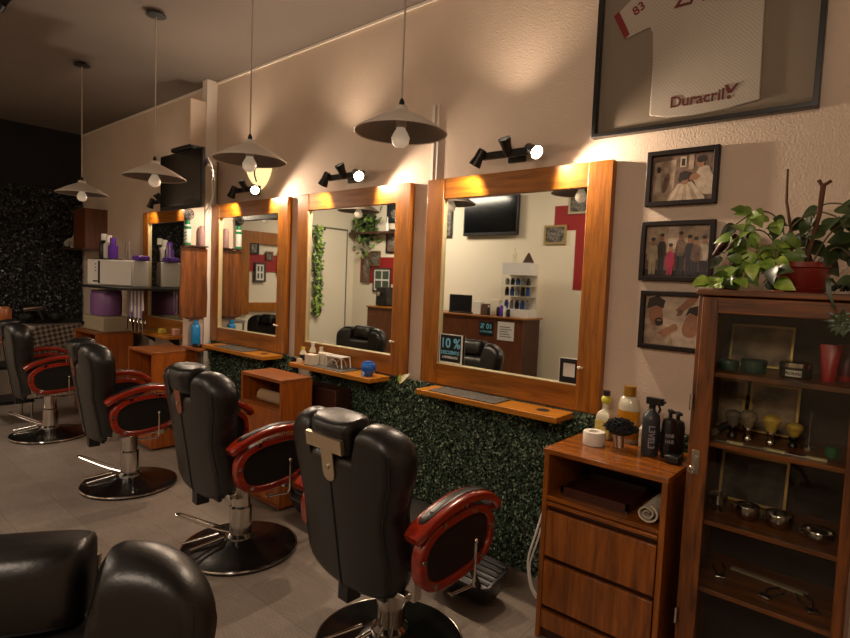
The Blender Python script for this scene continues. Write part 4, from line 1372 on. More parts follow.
cu = [J(*q) for q in ((-1.175, 2.885), (-1.15, 2.90), (-1.092, 2.782), (-1.115, 2.765))]
obj('cuff', MB().prism(cu, 'xz', -0.0235, -0.0222), RJ, t)
LET = mat('jersey_lettering', '#5e120e', 0.6)
lt = text('lettering', 'Duracril', 0.068, LET, t, (J(-0.772, 0)[0], -0.024, J(0, 2.424)[1]), sx=1.0)
c = MB()
c.prism([(0.0, 0.045), (0.014, 0.045), (0.026, 0.02), (0.044, 0.045), (0.056, 0.045), (0.03, 0.008), (0.014, 0.008)], 'xz', -0.0245, -0.0225)
c.prism(superell(0.02, -0.008, 0.008, 0.008, 2, 14), 'xz', -0.0245, -0.0225)
obj('lettering', c, LET, t, loc=(J(-0.662, 0)[0], 0, J(0, 2.417)[1]))
text('lettering', 'ZAR', 0.10, LET, t, (J(-0.80, 0)[0], -0.024, J(0, 2.875)[1]))
text('lettering', '83', 0.058, RJ, t, (J(-1.055, 0)[0], -0.024, J(0, 2.888)[1]), rot=(PI / 2, -0.5, 0))
obj('glass_pane', MB().box(-hw + 0.02, hw - 0.02, -0.040, -0.038, 0.02, H_ - 0.02), GLS, t)


# ================================================================ WOOD BOXES UNDER THE SHELVES
def open_box(x0, x1, y0, y1, z1, z0, label, shelf_z=None, drawer=False):
    cx = (x0 + x1) / 2
    hw = (x1 - x0) / 2
    D = y1 - y0
    t = thing('wooden_unit', label, 'cabinet', (cx, y0, 0), 0, 'open wooden units between the chairs')
    obj('top_board', MB().box(-hw, hw, -0.004, D, z1 - 0.022, z1), BOXX, t, bevel=0.002)
    obj('side_panel', MB().box(-hw, -hw + 0.022, 0, D, z0, z1 - 0.022), BOXW, t)
    obj('side_panel', MB().box(hw - 0.022, hw, 0, D, z0, z1 - 0.022), BOXW, t)
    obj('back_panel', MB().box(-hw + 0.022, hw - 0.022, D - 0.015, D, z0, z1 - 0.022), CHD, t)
    obj('bottom_board', MB().box(-hw + 0.022, hw - 0.022, 0, D - 0.015, z0, z0 + 0.02), BOXX, t)
    if shelf_z:
        obj('inner_shelf', MB().box(-hw + 0.022, hw - 0.022, 0.003, D - 0.015, shelf_z - 0.018, shelf_z), BOXX, t)
        obj('door', MB().box(-hw + 0.024, hw - 0.024, 0.0, 0.016, z0 + 0.022, shelf_z - 0.02), BOXW, t, bevel=0.003)
    return t


open_box(-3.545, -3.06, 2.15, 2.40, 0.885, 0.02, 'open wooden unit with a rolled towel, below the middle mirror', shelf_z=0.69)
open_box(-5.37, -4.87, 2.10, 2.50, 0.865, 0.02, 'open wooden unit below the blue bottle and tall panel', shelf_z=0.5)
open_box(-6.95, -6.32, 2.15, 2.52, 0.90, 0.02, 'orange wood unit under the beige steriliser at the far end', shelf_z=0.4)
# rolled cloth in the first unit
c = MB().lathe([(0, 0), (0.03, 0), (0.04, 0.006), (0.042, 0.26), (0.036, 0.27), (0, 0.265)], R=Matrix.Rotation(PI / 2, 3, 'Y'))
tag(obj('rolled_towel', c, mat('beige_towel', '#a58a68', 0.95, bump=0.6, bscale=200), loc=(-3.40, 2.22, 0.734)), 'beige rolled towel lying in the open unit behind the second chair', 'towel')
# dark cupboard piece hanging behind the unit
tag(obj('low_cupboard', MB().box(-0.24, 0.24, -0.14, 0, 0, 0.78), DKW, loc=(-3.15, 2.625, 0.02), bevel=0.004), 'dark brown board cupboard below the middle mirror shelf', 'cupboard')

# ---- things on the second shelf
ZS = 0.936
WB = mat('white_card', '#ded3bf', 0.6)
t = thing('blue_pot', 'shiny blue round pot at the right end of the middle shelf', 'pot', (-2.655, 2.54, ZS))
BLU = mat('blue_glaze', '#1d5fb8', 0.15, coat=0.6)
obj('body', MB().lathe([(0, 0), (0.026, 0), (0.030, 0.012), (0.046, 0.03), (0.05, 0.055), (0.046, 0.078), (0.034, 0.09), (0.034, 0.096), (0.028, 0.096), (0, 0.092)], seg=32), BLU, t)
obj('spout', MB().cyl((0.005, -0.045, 0.02), (0.005, -0.062, 0.018), 0.010).cyl((0.005, -0.058, 0.02), (0.005, -0.06, 0.0), 0.006), mat('pale_blue', '#8fb8e0', 0.3), t)
for (x, y, s, lab) in ((-3.24, 2.53, 0.045, 'pale square tissue box at the front of the middle shelf'), (-3.17, 2.60, 0.052, 'taller white box behind the tissue box on the middle shelf')):
    tag(obj('small_box', MB().box(-s, s, -0.03, 0.03, 0, s * 1.7), WB, loc=(x, y, ZS), bevel=0.004), lab, 'box', 'white boxes on the middle shelf')
tag(obj('card', MB().box(-0.02, 0.02, -0.012, 0.012, 0, 0.035), WB, loc=(-3.345, 2.50, ZS)), 'tiny cream block at the left end of the middle shelf', 'block')
t = thing('metal_stand', 'bent white metal stand beside the white boxes on the middle shelf', 'stand', (-3.02, 2.58, ZS + 0.006))
c = MB()
for yy in (-0.04, 0.04):
    c.tube([(-0.10, yy, 0.004), (-0.08, yy, 0.075), (0.09, yy, 0.075), (0.10, yy, 0.004)], 0.005, 8)
    c.tube(spline([(-0.07, yy, 0.004), (-0.02, yy, 0.05), (0.03, yy, 0.05), (0.06, yy, 0.004)], 5), 0.004, 8)
obj('wire_frame', c, WHT, t)
obj('top_plate', MB().box(-0.08, 0.09, -0.045, 0.045, 0.077, 0.081), WHT, t)
RB = mat('red_label', '#a8261c', 0.4)
for (x, y, cap, lm, hh, lab) in ((-3.395, 2.57, mat('yellow_cap', '#d8c22c', 0.4), BLK, 0.11, 'bottle with yellow cap at the left of the middle shelf'),
                                 (-3.345, 2.62, WHT, RB, 0.145, 'clear bottle with a red label before the middle mirror'),
                                 (-3.275, 2.645, PALE, BLK, 0.12, 'clear conical bottle behind the white boxes')):
    bottle('hair_bottle', [(0, 0), (0.024, 0), (0.026, 0.004), (0.026, hh * 0.6), (0.012, hh * 0.82), (0.012, hh * 0.88), (0, hh * 0.88)], [PALE, cap, lm], (x, y, ZS), lab, 'bottle', [(0, hh * 0.88), (0.015, hh * 0.88), (0.015, hh), (0, hh)], group='bottles on the middle shelf', bandz=(0.012, hh * 0.5, 0.0268))
# leaf ornament right of the shelf
t = thing('leaf_card', 'yellow and white leaf shaped card right of the middle shelf', 'ornament', (-2.425, 2.60, 0.926))
c = MB()
leaf(c, Vector((0, 0, 0)), Vector((0.6, 0, 0.5)), Vector((-0.2, -1, 0.2)), 0.10, 0.045, 0.1)
obj('leaf', c, mat('leaf_yellow', '#d8c860', 0.5, col2='#e8e4d8', nscale=30), t, fixn=False)
c = MB()
leaf(c, Vector((-0.01, 0, 0)), Vector((0.1, 0, 0.5)), Vector((-0.2, -1, 0.2)), 0.05, 0.03, 0.1)
obj('leaf', c, LF2, t, fixn=False)

# ================================================================ PANEL BY THE PIPE, BOTTLES
t = thing('wood_panel', 'tall dark grained wood panel standing out beside the white pipe', 'panel', (-4.955, 2.5, 1.155))
px_ = [(-0.125, 0), (-0.05, -0.006), (0.03, 0.004), (0.125, 0), (0.13, 0.2), (0.122, 0.4), (0.125, 0.635), (0.05, 0.645), (-0.04, 0.638), (-0.125, 0.64), (-0.12, 0.4), (-0.13, 0.2)]
obj('board', MB().prism(px_, 'yz', -0.012, 0.014), PANW, t, bevel=0.004)
obj('support_ledge', MB().box(-0.012, 0.045, -0.07, 0.07, -0.008, 0.006), DKW, t)
obj('top_ledge', MB().box(-0.012, 0.055, -0.11, 0.11, 0.646, 0.658), DKW, t)
GRN = mat('green_can', '#0f7a4c', 0.35)
t = thing('spray_can', 'green and white aerosol can on top of the wood panel', 'spray can', (-4.93, 2.425, 1.813))
obj('body', MB().lathe([(0, 0), (0.028, 0), (0.03, 0.005), (0.03, 0.165), (0.026, 0.18), (0, 0.18)]), WHT, t)
obj('label_band', MB().lathe([(0.0305, 0.0), (0.0305, 0.02)], caps=False).lathe([(0.0306, 0.14), (0.0306, 0.166)], caps=False), GRN, t)
c = MB()
for k in range(3):
    c.tube([(0.031 * math.cos(a), 0.031 * math.sin(a), 0.03 + 0.03 * k + 0.028 * (a + 2.4) / 2) for a in [-2.4 + j * 0.2 for j in range(10)]], 0.004, 6)
obj('swirl', c, GRN, t)
obj('cap', MB().lathe([(0, 0.18), (0.024, 0.18), (0.022, 0.215), (0.012, 0.222), (0, 0.222)]), GRN, t)
t = thing('desk_fan', 'small black clip fan above the green aerosol can', 'fan', (-4.945, 2.43, 2.035))
obj('hub', MB().cyl((0.0, 0, 0.05), (0.03, 0, 0.05), 0.02), BLK, t)
c = MB()
for r in (0.045, 0.03):
    c.tube([(0.03, r * math.cos(k * PI / 12), 0.05 + r * math.sin(k * PI / 12)) for k in range(24)], 0.005, 6, closed=True)
for k in range(8):
    c.tube([(0.03, 0, 0.05), (0.03, 0.045 * math.cos(k * PI / 4), 0.05 + 0.045 * math.sin(k * PI / 4))], 0.003, 6)
obj('grille', c, BLK, t)
obj('clip', MB().box(-0.018, 0.02, -0.02, 0.02, 0, 0.02).box(-0.018, -0.008, -0.015, 0.015, 0.0, 0.05), BLK, t)
tag(obj('bottle', MB().lathe([(0, 0), (0.028, 0), (0.03, 0.006), (0.03, 0.15), (0.02, 0.17), (0.02, 0.18), (0, 0.18)]), mat('pink_bottle', '#a08080', 0.5), loc=(-4.93, 2.56, 1.813)), 'dull pink bottle right of the green aerosol can', 'bottle')
t = thing('blue_bottle', 'bright blue bottle standing below the tall wood panel', 'bottle', (-4.90, 2.50, 0.9))
CB = mat('cyan_blue', '#1c86c8', 0.35)
obj('body', MB().lathe([(0, 0), (0.037, 0), (0.04, 0.006), (0.04, 0.17), (0.034, 0.185), (0.022, 0.192), (0, 0.192)]), CB, t)
obj('cap', MB().lathe([(0, 0.192), (0.022, 0.192), (0.02, 0.232), (0, 0.234)]), CB, t)
tag(obj('charger', MB().box(-0.05, 0.05, -0.03, 0.03, 0, 0.028), BLK, loc=(-4.80, 2.47, 0.9), bevel=0.006), 'small black charger beside the blue bottle', 'charger')
# narrow ledge carrying the blue bottle
tag(obj('ledge', MB().box(-4.96 + 4.85, -4.66 + 4.85, -0.10, 0.10, 0, 0.02), BOXX, loc=(-4.85, 2.50, 0.879), bevel=0.002), 'small wooden ledge under the blue bottle', 'ledge')

# ================================================================ TELEVISION
t = thing('television', 'black flat television mounted high on the wall wing, facing the chairs', 'television', (-4.74, 2.29, 2.10), math.radians(0))
obj('cabinet', MB().box(-0.375, 0.375, -0.03, 0.0, 0, 0.48), BLK, t, bevel=0.006)
obj('screen', MB().box(-0.36, 0.36, -0.033, -0.029, 0.03, 0.465), SCRN, t)
obj('wall_arm', MB().box(-0.2, -0.02, 0.0, 0.02, 0.15, 0.33).box(-0.26, -0.06, 0.02, 0.17, 0.22, 0.26), BLKM, t)
c = MB().tube(spline([(0.37, 0.02, 0.4), (0.40, 0.05, 0.3), (0.385, 0.05, 0.2), (0.40, 0.05, 0.1), (0.37, 0.04, 0.02), (0.30, 0.04, -0.03)], 6), 0.004, 6)
c.tube(spline([(0.37, 0.02, 0.35), (0.42, 0.05, 0.25), (0.40, 0.06, 0.12), (0.33, 0.05, -0.05)], 6), 0.003, 6)
obj('cable', c, WHT, t)
tag(obj('set_top_box', MB().box(-0.16, 0.16, -0.055, 0.055, 0, 0.035), BLK, loc=(-4.70, 2.29, 2.581), bevel=0.004), 'flat black box lying on top of the wall television', 'set-top box')
# small white spot/cctv by the wing
t = thing('security_camera', 'small black and white wall camera right of the television top', 'camera', (-4.90, 2.60, 2.56))
obj('body', MB().box(-0.0, 0.10, -0.05, 0.02, -0.03, 0.04), WHT, t, bevel=0.006)
obj('lens', MB().cyl((0.03, -0.05, 0.0), (0.01, -0.11, -0.01), 0.035, 0.04), BLK, t)
# thin cable down the wall
tag(obj('thin_cable', MB().tube([(0, 0, 0), (0.0, 0, 0.45)], 0.003, 6), BLK, loc=(-4.90, 2.69, 2.2)), 'thin dark cable running down the wall left of a mirror', 'cable')

# ================================================================ FAR STATION
def fbox(name, x0, x1, y0, y1, z0, z1, m, label, cat, bevel=0.004, group=None):
    return tag(obj(name, MB().box(x0 - (x0 + x1) / 2, x1 - (x0 + x1) / 2, y0 - (y0 + y1) / 2, y1 - (y0 + y1) / 2, 0, z1 - z0), m, loc=((x0 + x1) / 2, (y0 + y1) / 2, z0), bevel=bevel), label, cat, group)


t = thing('towel_cabinet', 'white hot towel cabinet on the far wall shelf', 'towel cabinet', (-6.72, 2.20, 1.392), math.radians(20))
obj('housing', MB().box(0, 0.66, 0, 0.20, 0, 0.275), WHT, t, bevel=0.01)
d_ = obj('door', MB().box(0.21, 0.655, -0.02, 0, 0.01, 0.268), WHT, t, bevel=0.006)
obj('handle', MB().box(0.185, 0.2, -0.02, 0, 0.02, 0.26), BLKM, d_)
for k in range(3):
    obj('button', MB().box(0.12, 0.135, -0.004, 0, 0.15 + 0.035 * k, 0.16 + 0.035 * k), BLKM, t)
obj('badge', MB().box(0.09, 0.16, -0.004, 0, 0.035, 0.05), BLKM, t)
fbox('wall_shelf', -6.95, -5.75, 2.16, 2.69, 1.366, 1.390, BLK, 'thin black shelf under the white towel cabinet', 'shelf', 0.002)
fbox('flat_tray', -6.80, -6.45, 2.30, 2.45, 1.668, 1.680, BLK, 'thin black tray on top of the white towel cabinet', 'tray', 0.002)
PUR = mat('purple_plastic', '#7c5488', 0.4)
PUR2 = mat('violet_bottle', '#5a2a9a', 0.35)
t = thing('steriliser', 'round purple drum under the towel cabinet at the far end', 'drum', (-6.66, 2.37, 1.065))
obj('drum', MB().lathe([(0, 0), (0.21, 0), (0.22, 0.02), (0.22, 0.22), (0.21, 0.24), (0, 0.24)], sy=0.65, seg=32), PUR, t)
obj('lid', MB().lathe([(0, 0.24), (0.215, 0.24), (0.21, 0.27), (0, 0.28)], sy=0.65, seg=32), mat('purple_lid', '#5d4068', 0.4), t)
t = thing('beige_machine', 'low beige appliance under the purple drum', 'appliance', (-6.58, 2.36, 0.902))
obj('housing', MB().box(-0.33, 0.25, -0.14, 0.15, 0, 0.16), mat('beige_plastic', '#a3977c', 0.45), t, bevel=0.012)
obj('knob', MB().cyl((-0.3, -0.14, 0.06), (-0.3, -0.16, 0.06), 0.02), BLK, t)
for (x, hh, m, cp, lab) in ((-6.74, 0.22, BLK, WHT, 'black spray bottle with white trigger on the towel cabinet'), (-6.61, 0.20, WHT, WHT, 'white bottle between the black and the violet one'), (-6.49, 0.17, PUR2, PUR2, 'violet bottle on the white towel cabinet')):
    bottle('product_bottle', [(0, 0), (0.045, 0), (0.05, 0.01), (0.05, hh * 0.75), (0.025, hh * 0.9), (0, hh * 0.9)], [m, cp], (x, 2.375, 1.682), lab, 'bottle', [(0, hh * 0.9), (0.03, hh * 0.9), (0.03, hh + 0.05), (0, hh + 0.05)], group='bottles on the towel cabinet')
fbox('violet_case', -6.22, -6.05, 2.46, 2.58, 1.668, 1.72, PUR2, 'small violet case on the right of the towel cabinet top', 'case', 0.012)
for x in (-6.37, -6.30):
    tag(obj('taper_candle', MB().cyl((0, 0, 0), (0, 0, 0.20), 0.011, 0.007), mat('grey_taper', '#77706c', 0.6), loc=(x, 2.46, 1.668)), 'slim grey stick standing on the towel cabinet', 'stick', 'slim grey sticks')
t = thing('corner_cabinet', 'small reddish wood wall box near the far corner', 'wall box', (-7.75, 2.7, 1.81))
obj('housing', MB().box(-0.2, 0.2, -0.25, 0, 0, 0.48), DKWM, t, bevel=0.004)
obj('lower_shelf', MB().box(-0.62, 0.2, -0.28, 0, -0.02, 0), DKW, t)
t = thing('flower_bunch', 'pale dried flowers hanging at the left of the corner box', 'flowers', (-8.18, 2.53, 1.885))
c = MB()
for k in range(22):
    c.ball((rng.uniform(-0.14, 0.12), rng.uniform(-0.06, 0.06), rng.uniform(-0.07, 0.09)), rng.uniform(0.02, 0.045), 8)
obj('petals', c, mat('pale_petals', '#9a9488', 0.8), t)
# chrome clutter by the far mirror
t = thing('chrome_rack', 'chrome wire rack with tools before the far mirror', 'rack', (-5.95, 2.42, 0.94))
c = MB()
for k in range(5):
    c.tube(spline([(-0.18 + 0.09 * k, -0.03, 0), (-0.18 + 0.09 * k, -0.03, 0.12), (-0.14 + 0.09 * k, -0.03, 0.14), (-0.12 + 0.09 * k, -0.03, 0.10)], 4), 0.007, 6)
c.box(-0.22, 0.22, -0.05, 0.05, -0.0, 0.008)
obj('wire_frame', c, CHR, t)
for (x, y, m, hh, lab) in ((-5.72, 2.56, mat('sponge', '#c9b84a', 0.9), 0.05, 'small yellow sponge on the far shelf'), (-5.46, 2.58, mat('pinkish_cup', '#c89a84', 0.6), 0.07, 'small pinkish cup at the right end of the far shelf')):
    fbox('small_item', x - 0.035, x + 0.035, y - 0.03, y + 0.03, 0.936, 0.936 + hh, m, lab, 'sponge' if hh < 0.06 else 'cup', 0.01)
t = thing('hanging_ribbons', 'lilac and white strips hanging from the far black shelf', 'ribbons', (-6.10, 2.45, 1.36))
c = MB()
for k in range(8):
    x_ = -0.16 + 0.045 * k
    L_ = rng.uniform(0.18, 0.34)
    c.mi = k % 2
    c.add([(x_, 0, 0), (x_ + 0.03, 0.004, 0), (x_ + 0.035, 0.012, -L_), (x_ + 0.004, 0.0, -L_)], [(0, 1, 2, 3)])
obj('strips', c, [mat('lilac', '#8a7a9c', 0.7), WHP], t)
# far dark bench with checker cloth and dark dryer
chk = bpy.data.materials.new('checker_cloth')
chk.use_nodes = True
nt = chk.node_tree
p = nt.nodes['Principled BSDF']
tc = nt.nodes.new('ShaderNodeTexCoord')
mp = nt.nodes.new('ShaderNodeMapping')
mp.inputs['Rotation'].default_value = (0.6, 0, 0)
ck = nt.nodes.new('ShaderNodeTexChecker')
ck.inputs['Scale'].default_value = 26
ck.inputs['Color1'].default_value = lin('#8a7a6a')
ck.inputs['Color2'].default_value = lin('#3a302a')
nt.links.new(tc.outputs['Object'], mp.inputs[0])
nt.links.new(mp.outputs[0], ck.inputs['Vector'])
nt.links.new(ck.outputs['Color'], p.inputs['Base Color'])
p.inputs['Roughness'].default_value = 0.8
fbox('checkered_bench', -8.3, -7.7, 1.75, 2.55, 0.0, 0.87, chk, 'low bench with checkered cloth before the dark leafy wall', 'bench', 0.01)
c = MB().box(-0.02, 0.02, -0.3, 0.3, 0, 0.05)
for k in range(10):
    c.ball((rng.uniform(-0.1, 0.12), rng.uniform(-0.3, 0.3), 0.06 + rng.uniform(0, 0.06)), rng.uniform(0.03, 0.07), 8)
tag(obj('dark_tool_heap', c, BLKM, loc=(-8.0, 2.2, 0.875)), 'heap of dark hair tools on the checkered bench', 'hair tools', kind='stuff')
t = thing('hair_dryer', 'chrome and black hair dryer lying on the dark tools at the far end', 'hair dryer', (-7.9, 2.0, 1.02))
obj('barrel', MB().cyl((0, -0.1, 0.03), (0, 0.1, 0.05), 0.035), CHR, t)
obj('handle', MB().cyl((0, 0.06, 0.03), (0.02, 0.1, -0.09), 0.018), BLK, t)
t = thing('tool_trolley', 'dark salon trolley with a pale tray at the left edge', 'trolley', (-6.78, 1.50, 0))
for sx_ in (-0.18, 0.18):
    for sy_ in (-0.16, 0.16):
        obj('post', MB().cyl((sx_, sy_, 0.0), (sx_, sy_, 0.95), 0.012, seg=10), STEEL, t)
for z_ in (0.2, 0.55, 0.93):
    obj('tray', MB().box(-0.2, 0.2, -0.18, 0.18, z_, z_ + 0.035), BLK if z_ < 0.9 else mat('grey_tray', '#8c8680', 0.4), t, bevel=0.006)
t = thing('orange_jar', 'amber glass jar standing on the trolley at the left edge', 'jar', (-6.72, 1.46, 0.967))
obj('body', MB().lathe([(0, 0), (0.06, 0), (0.065, 0.01), (0.065, 0.16), (0.05, 0.19), (0, 0.19)]), mat('amber_brown', '#8a4a1c', 0.3), t)

# dark ceiling spot at upper left
t = thing('ceiling_track_lamp', 'dark track lamp on the ceiling in the top left corner', 'ceiling lamp', (-4.66, 1.02, ZC))
obj('track', MB().box(-0.30, 0.12, -0.03, 0.03, -0.03, 0), BLK, t)
obj('head', MB().cyl((0.0, 0, -0.03), (-0.03, -0.02, -0.06), 0.03, 0.04), BLK, t)

# ================================================================ THE OTHER SIDE (seen in the mirrors)
# counter
t = thing('reception_counter', 'long brown wooden reception counter opposite the mirrors', 'counter', (-5.75, -1.6, 0))
obj('front_panel', MB().box(-1.60, 1.62, -0.02, 0, 0, 1.075), DKWM, t)
obj('top_board', MB().box(-1.62, 1.66, -0.5, 0.02, 1.075, 1.10), MIRWX, t, bevel=0.004)
obj('side_panel', MB().box(1.60, 1.62, -0.48, -0.02, 0, 1.075), DKW, t)
# signs on the counter front
for (x0, x1, z0, z1, m, lab) in ((-4.875, -4.63, 0.80, 1.01, mat('sign_black', '#0d1316', 0.4), 'blue and black discount notice on the counter front'),
                                 (-4.55, -4.27, 0.76, 1.03, WHT, 'white paper notice on the counter front')):
    cx = (x0 + x1) / 2
    t = thing('notice', lab, 'sign', (cx, -1.598, z0), 0, 'notices on the counter front')
    obj('sheet', MB().box(-(x1 - x0) / 2, (x1 - x0) / 2, 0, 0.004, 0, z1 - z0), m, t)
    if x0 < -4.6:
        text('lettering', '10 %', 0.11, CY, t, (0, 0.005, 0.14), rot=(PI / 2, 0, PI))
        text('lettering', 'DESCUENTO', 0.038, CY, t, (0, 0.005, 0.06), rot=(PI / 2, 0, PI))
    else:
        for k in range(5):
            obj('print_line', MB().box(-0.1, 0.1 - 0.03 * (k % 3), 0.004, 0.005, 0.05 + 0.035 * k, 0.062 + 0.035 * k), mat('grey_ink', '#55524e', 0.6), t)
# counter-top things
t = thing('laptop', 'open black laptop on the reception counter', 'laptop', (-5.33, -1.80, 1.102))
obj('keyboard_base', MB().box(-0.22, 0.22, -0.14, 0.12, 0, 0.018), BLK, t)
obj('screen', MB().box(-0.22, 0.22, 0.10, 0.115, 0.02, 0.29), BLK, t, bevel=0.004)
for (x0, z1, m, lab) in ((-5.02, 0.20, WHT, 'white card stand with a printed page on the counter'), (-4.86, 0.17, mat('brown_box', '#5a3a28', 0.6), 'small brown box on the counter'), (-4.70, 0.24, WB, 'tall cream carton on the counter')):
    fbox('carton', x0 - 0.07, x0 + 0.07, -1.80, -1.70, 1.102, 1.102 + z1, m, lab, 'box', 0.004, 'cartons on the counter')
for i, (x, h_, m) in enumerate(((-4.60, 0.17, BLK), (-4.54, 0.2, PUR2), (-4.48, 0.16, WHT), (-4.77, 0.15, BLK), (-4.42, 0.14, BLK))):
    bottle('counter_bottle', [(0, 0), (0.025, 0), (0.027, h_ * 0.7), (0.012, h_ * 0.85), (0, h_ * 0.85)], [m, WHT], (x, -1.66, 1.102), 'small ' + ('black', 'violet', 'white', 'black short', 'squat black')[i] + ' bottle on the counter ' + ('left of the violet one', 'among the others', 'before the glass display', 'beside the card stand', 'at its right end')[i], 'bottle', [(0, h_ * 0.85), (0.013, h_ * 0.85), (0.013, h_), (0, h_)], group='bottles on the counter')
# glass display tower with white header
t = thing('glass_display', 'glass display tower of products with a white header on the counter', 'display case', (-4.37, -1.85, 1.102))
obj('header', MB().box(-0.24, 0.24, -0.12, 0.12, 0.62, 0.80), WHT, t)
obj('foot', MB().box(-0.24, 0.24, -0.12, 0.12, 0, 0.12), WHT, t)
for sx_ in (-0.235, 0.235):
    obj('glass_side', MB().box(sx_ - 0.004, sx_ + 0.004, -0.12, 0.12, 0.12, 0.62), GLS, t)
obj('backboard', MB().box(-0.235, 0.235, -0.12, -0.112, 0.12, 0.62), WHP, t)
for z_ in (0.30, 0.46):
    obj('glass_shelf', MB().box(-0.23, 0.23, -0.11, 0.11, z_, z_ + 0.006), PALE, t)
i = 0
for z_ in (0.12, 0.306, 0.466):
    for k in range(5):
        i += 1
        hh = 0.10 if z_ > 0.4 else 0.13
        x_ = -4.37 - 0.18 + 0.09 * k
        m_ = (BLK, mat('deep_blue', '#1c3f7a', 0.4), mat('grey_box', '#6d6d70', 0.5))[i % 3]
        r_ = ('bottom', 'middle', 'top')[(0.12, 0.306, 0.466).index(z_)]
        tag(obj('product_jar', MB().lathe([(0, 0), (0.03, 0), (0.032, 0.004), (0.032, hh * 0.75), (0.022, hh * 0.8), (0.022, hh), (0, hh)]), m_, loc=(x_, -1.80, 1.102 + z_ + (0.008 if z_ > 0.2 else 0.0))), 'product jar on the %s shelf of the glass display' % r_, 'jar', 'product jars on the %s display shelf' % r_)
t = thing('triangle_ornament', 'small dark triangular ornament on the display tower', 'ornament', (-4.24, -1.85, 1.903))
obj('triangle', MB().prism([(-0.09, 0), (0.09, 0), (0.0, 0.15)], 'xz', -0.02, 0.02), DKW, t)
t = thing('hanging_bottle', 'slim pale bottle on the display tower', 'bottle', (-4.48, -1.85, 1.903))
obj('body', MB().lathe([(0, 0), (0.035, 0), (0.035, 0.13), (0.01, 0.16), (0.01, 0.22), (0, 0.22)]), PALE, t)
# opposite television
t = thing('television', 'large black television high on the wall opposite, seen in the right mirror', 'television', (-5.14, YB, 2.35))
obj('cabinet', MB().box(-0.52, 0.52, 0.03, 0.09, 0, 0.62), BLK, t, bevel=0.008)
obj('screen', MB().box(-0.495, 0.495, 0.089, 0.094, 0.05, 0.60), SCRN, t)
obj('wall_plate', MB().box(-0.2, 0.2, 0.0, 0.03, 0.15, 0.45), BLKM, t)
# painted cross parts
REDC = mat('red_paint', '#8e1414', 0.6)
struct('trim_8', MB().box(-4.04, -3.2, YB, YB + 0.006, 2.40, 2.76).box(-3.69, -3.2, YB, YB + 0.006, 1.54, 2.40), REDC)
struct('trim_9', MB().box(-8.22, -6.9, YB, YB + 0.006, 1.50, 2.0), REDC)


def small_pic(x0, x1, z0, z1, label, fm_='#4a3426', pm=None, y=None, quad=False, far=False, grp=None):
    cx = (x0 + x1) / 2
    w_ = (x1 - x0) / 2
    h_ = z1 - z0
    if far:
        t = thing('framed_photo', label, 'picture', (XF + 0.0, cx, z0), -PI / 2, grp)
    else:
        t = thing('framed_photo', label, 'picture', (cx, YB, z0), 0, grp)
    y0 = 0.008
    fr_ = mat('frame_' + fm_[1:], fm_, 0.5)
    off = 0.02 if far else 0.0
    obj('picture_frame', MB().ring(rect(-w_, w_, 0, h_), rect(-w_ + 0.03, w_ - 0.03, 0.03, h_ - 0.03), 'xz', y0 + off, y0 + 0.02 + off), fr_, t)
    c = MB()
    c.box(-w_ + 0.029, w_ - 0.029, y0 + off, y0 + 0.008 + off, 0.029, h_ - 0.029)
    c.mi = 1
    if quad:
        c.mi = 2
        c.box(-w_ + 0.06, -0.015, y0 + 0.008 + off, y0 + 0.010 + off, h_ / 2 + 0.015, h_ - 0.06).box(0.015, w_ - 0.06, y0 + 0.008 + off, y0 + 0.010 + off, h_ / 2 + 0.015, h_ - 0.06)
        c.box(-w_ + 0.06, -0.015, y0 + 0.008 + off, y0 + 0.010 + off, 0.06, h_ / 2 - 0.015).box(0.015, w_ - 0.06, y0 + 0.008 + off, y0 + 0.010 + off, 0.06, h_ / 2 - 0.015)
    else:
        q = superell(-w_ * 0.2, h_ * 0.42, w_ * 0.32, h_ * 0.24, 2.3, 14, 0.4)
        c.prism(q, 'xz', y0 + 0.008 + off, y0 + 0.009 + off)
        q = superell(w_ * 0.35, h_ * 0.6, w_ * 0.2, h_ * 0.2, 2, 14, 0.2)
        c.prism(q, 'xz', y0 + 0.008 + off, y0 + 0.009 + off)
    obj('photo_print', c, [pm or mat('mottled_print', '#8c8478', 0.5, col2='#26221f', nscale=14), mat('mottled_print_b', '#9a9286', 0.5, col2='#3a3430', nscale=22), mat('green_grey_print', '#3c4a3e', 0.5)], t)
    return t


G_ = 'framed photographs on the wall opposite'
small_pic(-4.19, -3.83, 2.20, 2.48, 'gilt framed photo left of the red cross, opposite wall', '#9a8352', grp=G_)
small_pic(-3.82, -3.45, 2.63, 2.95, 'framed photo on the red cross arm, opposite wall', '#a89a80', grp=G_)
small_pic(-7.52, -7.08, 2.64, 3.02, 'dark framed photo, uppermost above the red band, opposite wall', '#15110f', mat('blue_dark', '#1c2326', 0.5), grp=G_)
small_pic(-7.52, -7.05, 2.08, 2.52, 'dark framed photo directly above the red band at right, opposite wall', '#15110f', SEP[1], grp=G_)
small_pic(-8.16, -7.93, 1.50, 2.10, 'tall framed photo at the left end of the red band, opposite wall', '#5a4a3a', SEP[1], grp=G_)
small_pic(-7.93, -7.66, 1.83, 2.12, 'small framed photo over the red band top edge, opposite wall', '#6a4a34', grp=G_)
small_pic(-7.84, -7.36, 1.34, 1.80, 'white framed set of four photos under the red band, opposite wall', '#3c2e24', WHT, quad=True, grp=G_)
t = small_pic(-6.15, -5.95, 2.34, 2.92, 'narrow dark framed photo left of the television, opposite wall', '#201512', grp=G_)
G2_ = 'framed photographs on the far wall'
small_pic(-0.02, 0.16, 1.92, 2.12, 'dark framed photo high on the far wall panel', '#15110f', far=True, grp=G2_)
small_pic(-0.30, -0.16, 1.83, 1.98, 'small framed photo on the red band of the far wall', '#6a4a34', far=True, grp=G2_)
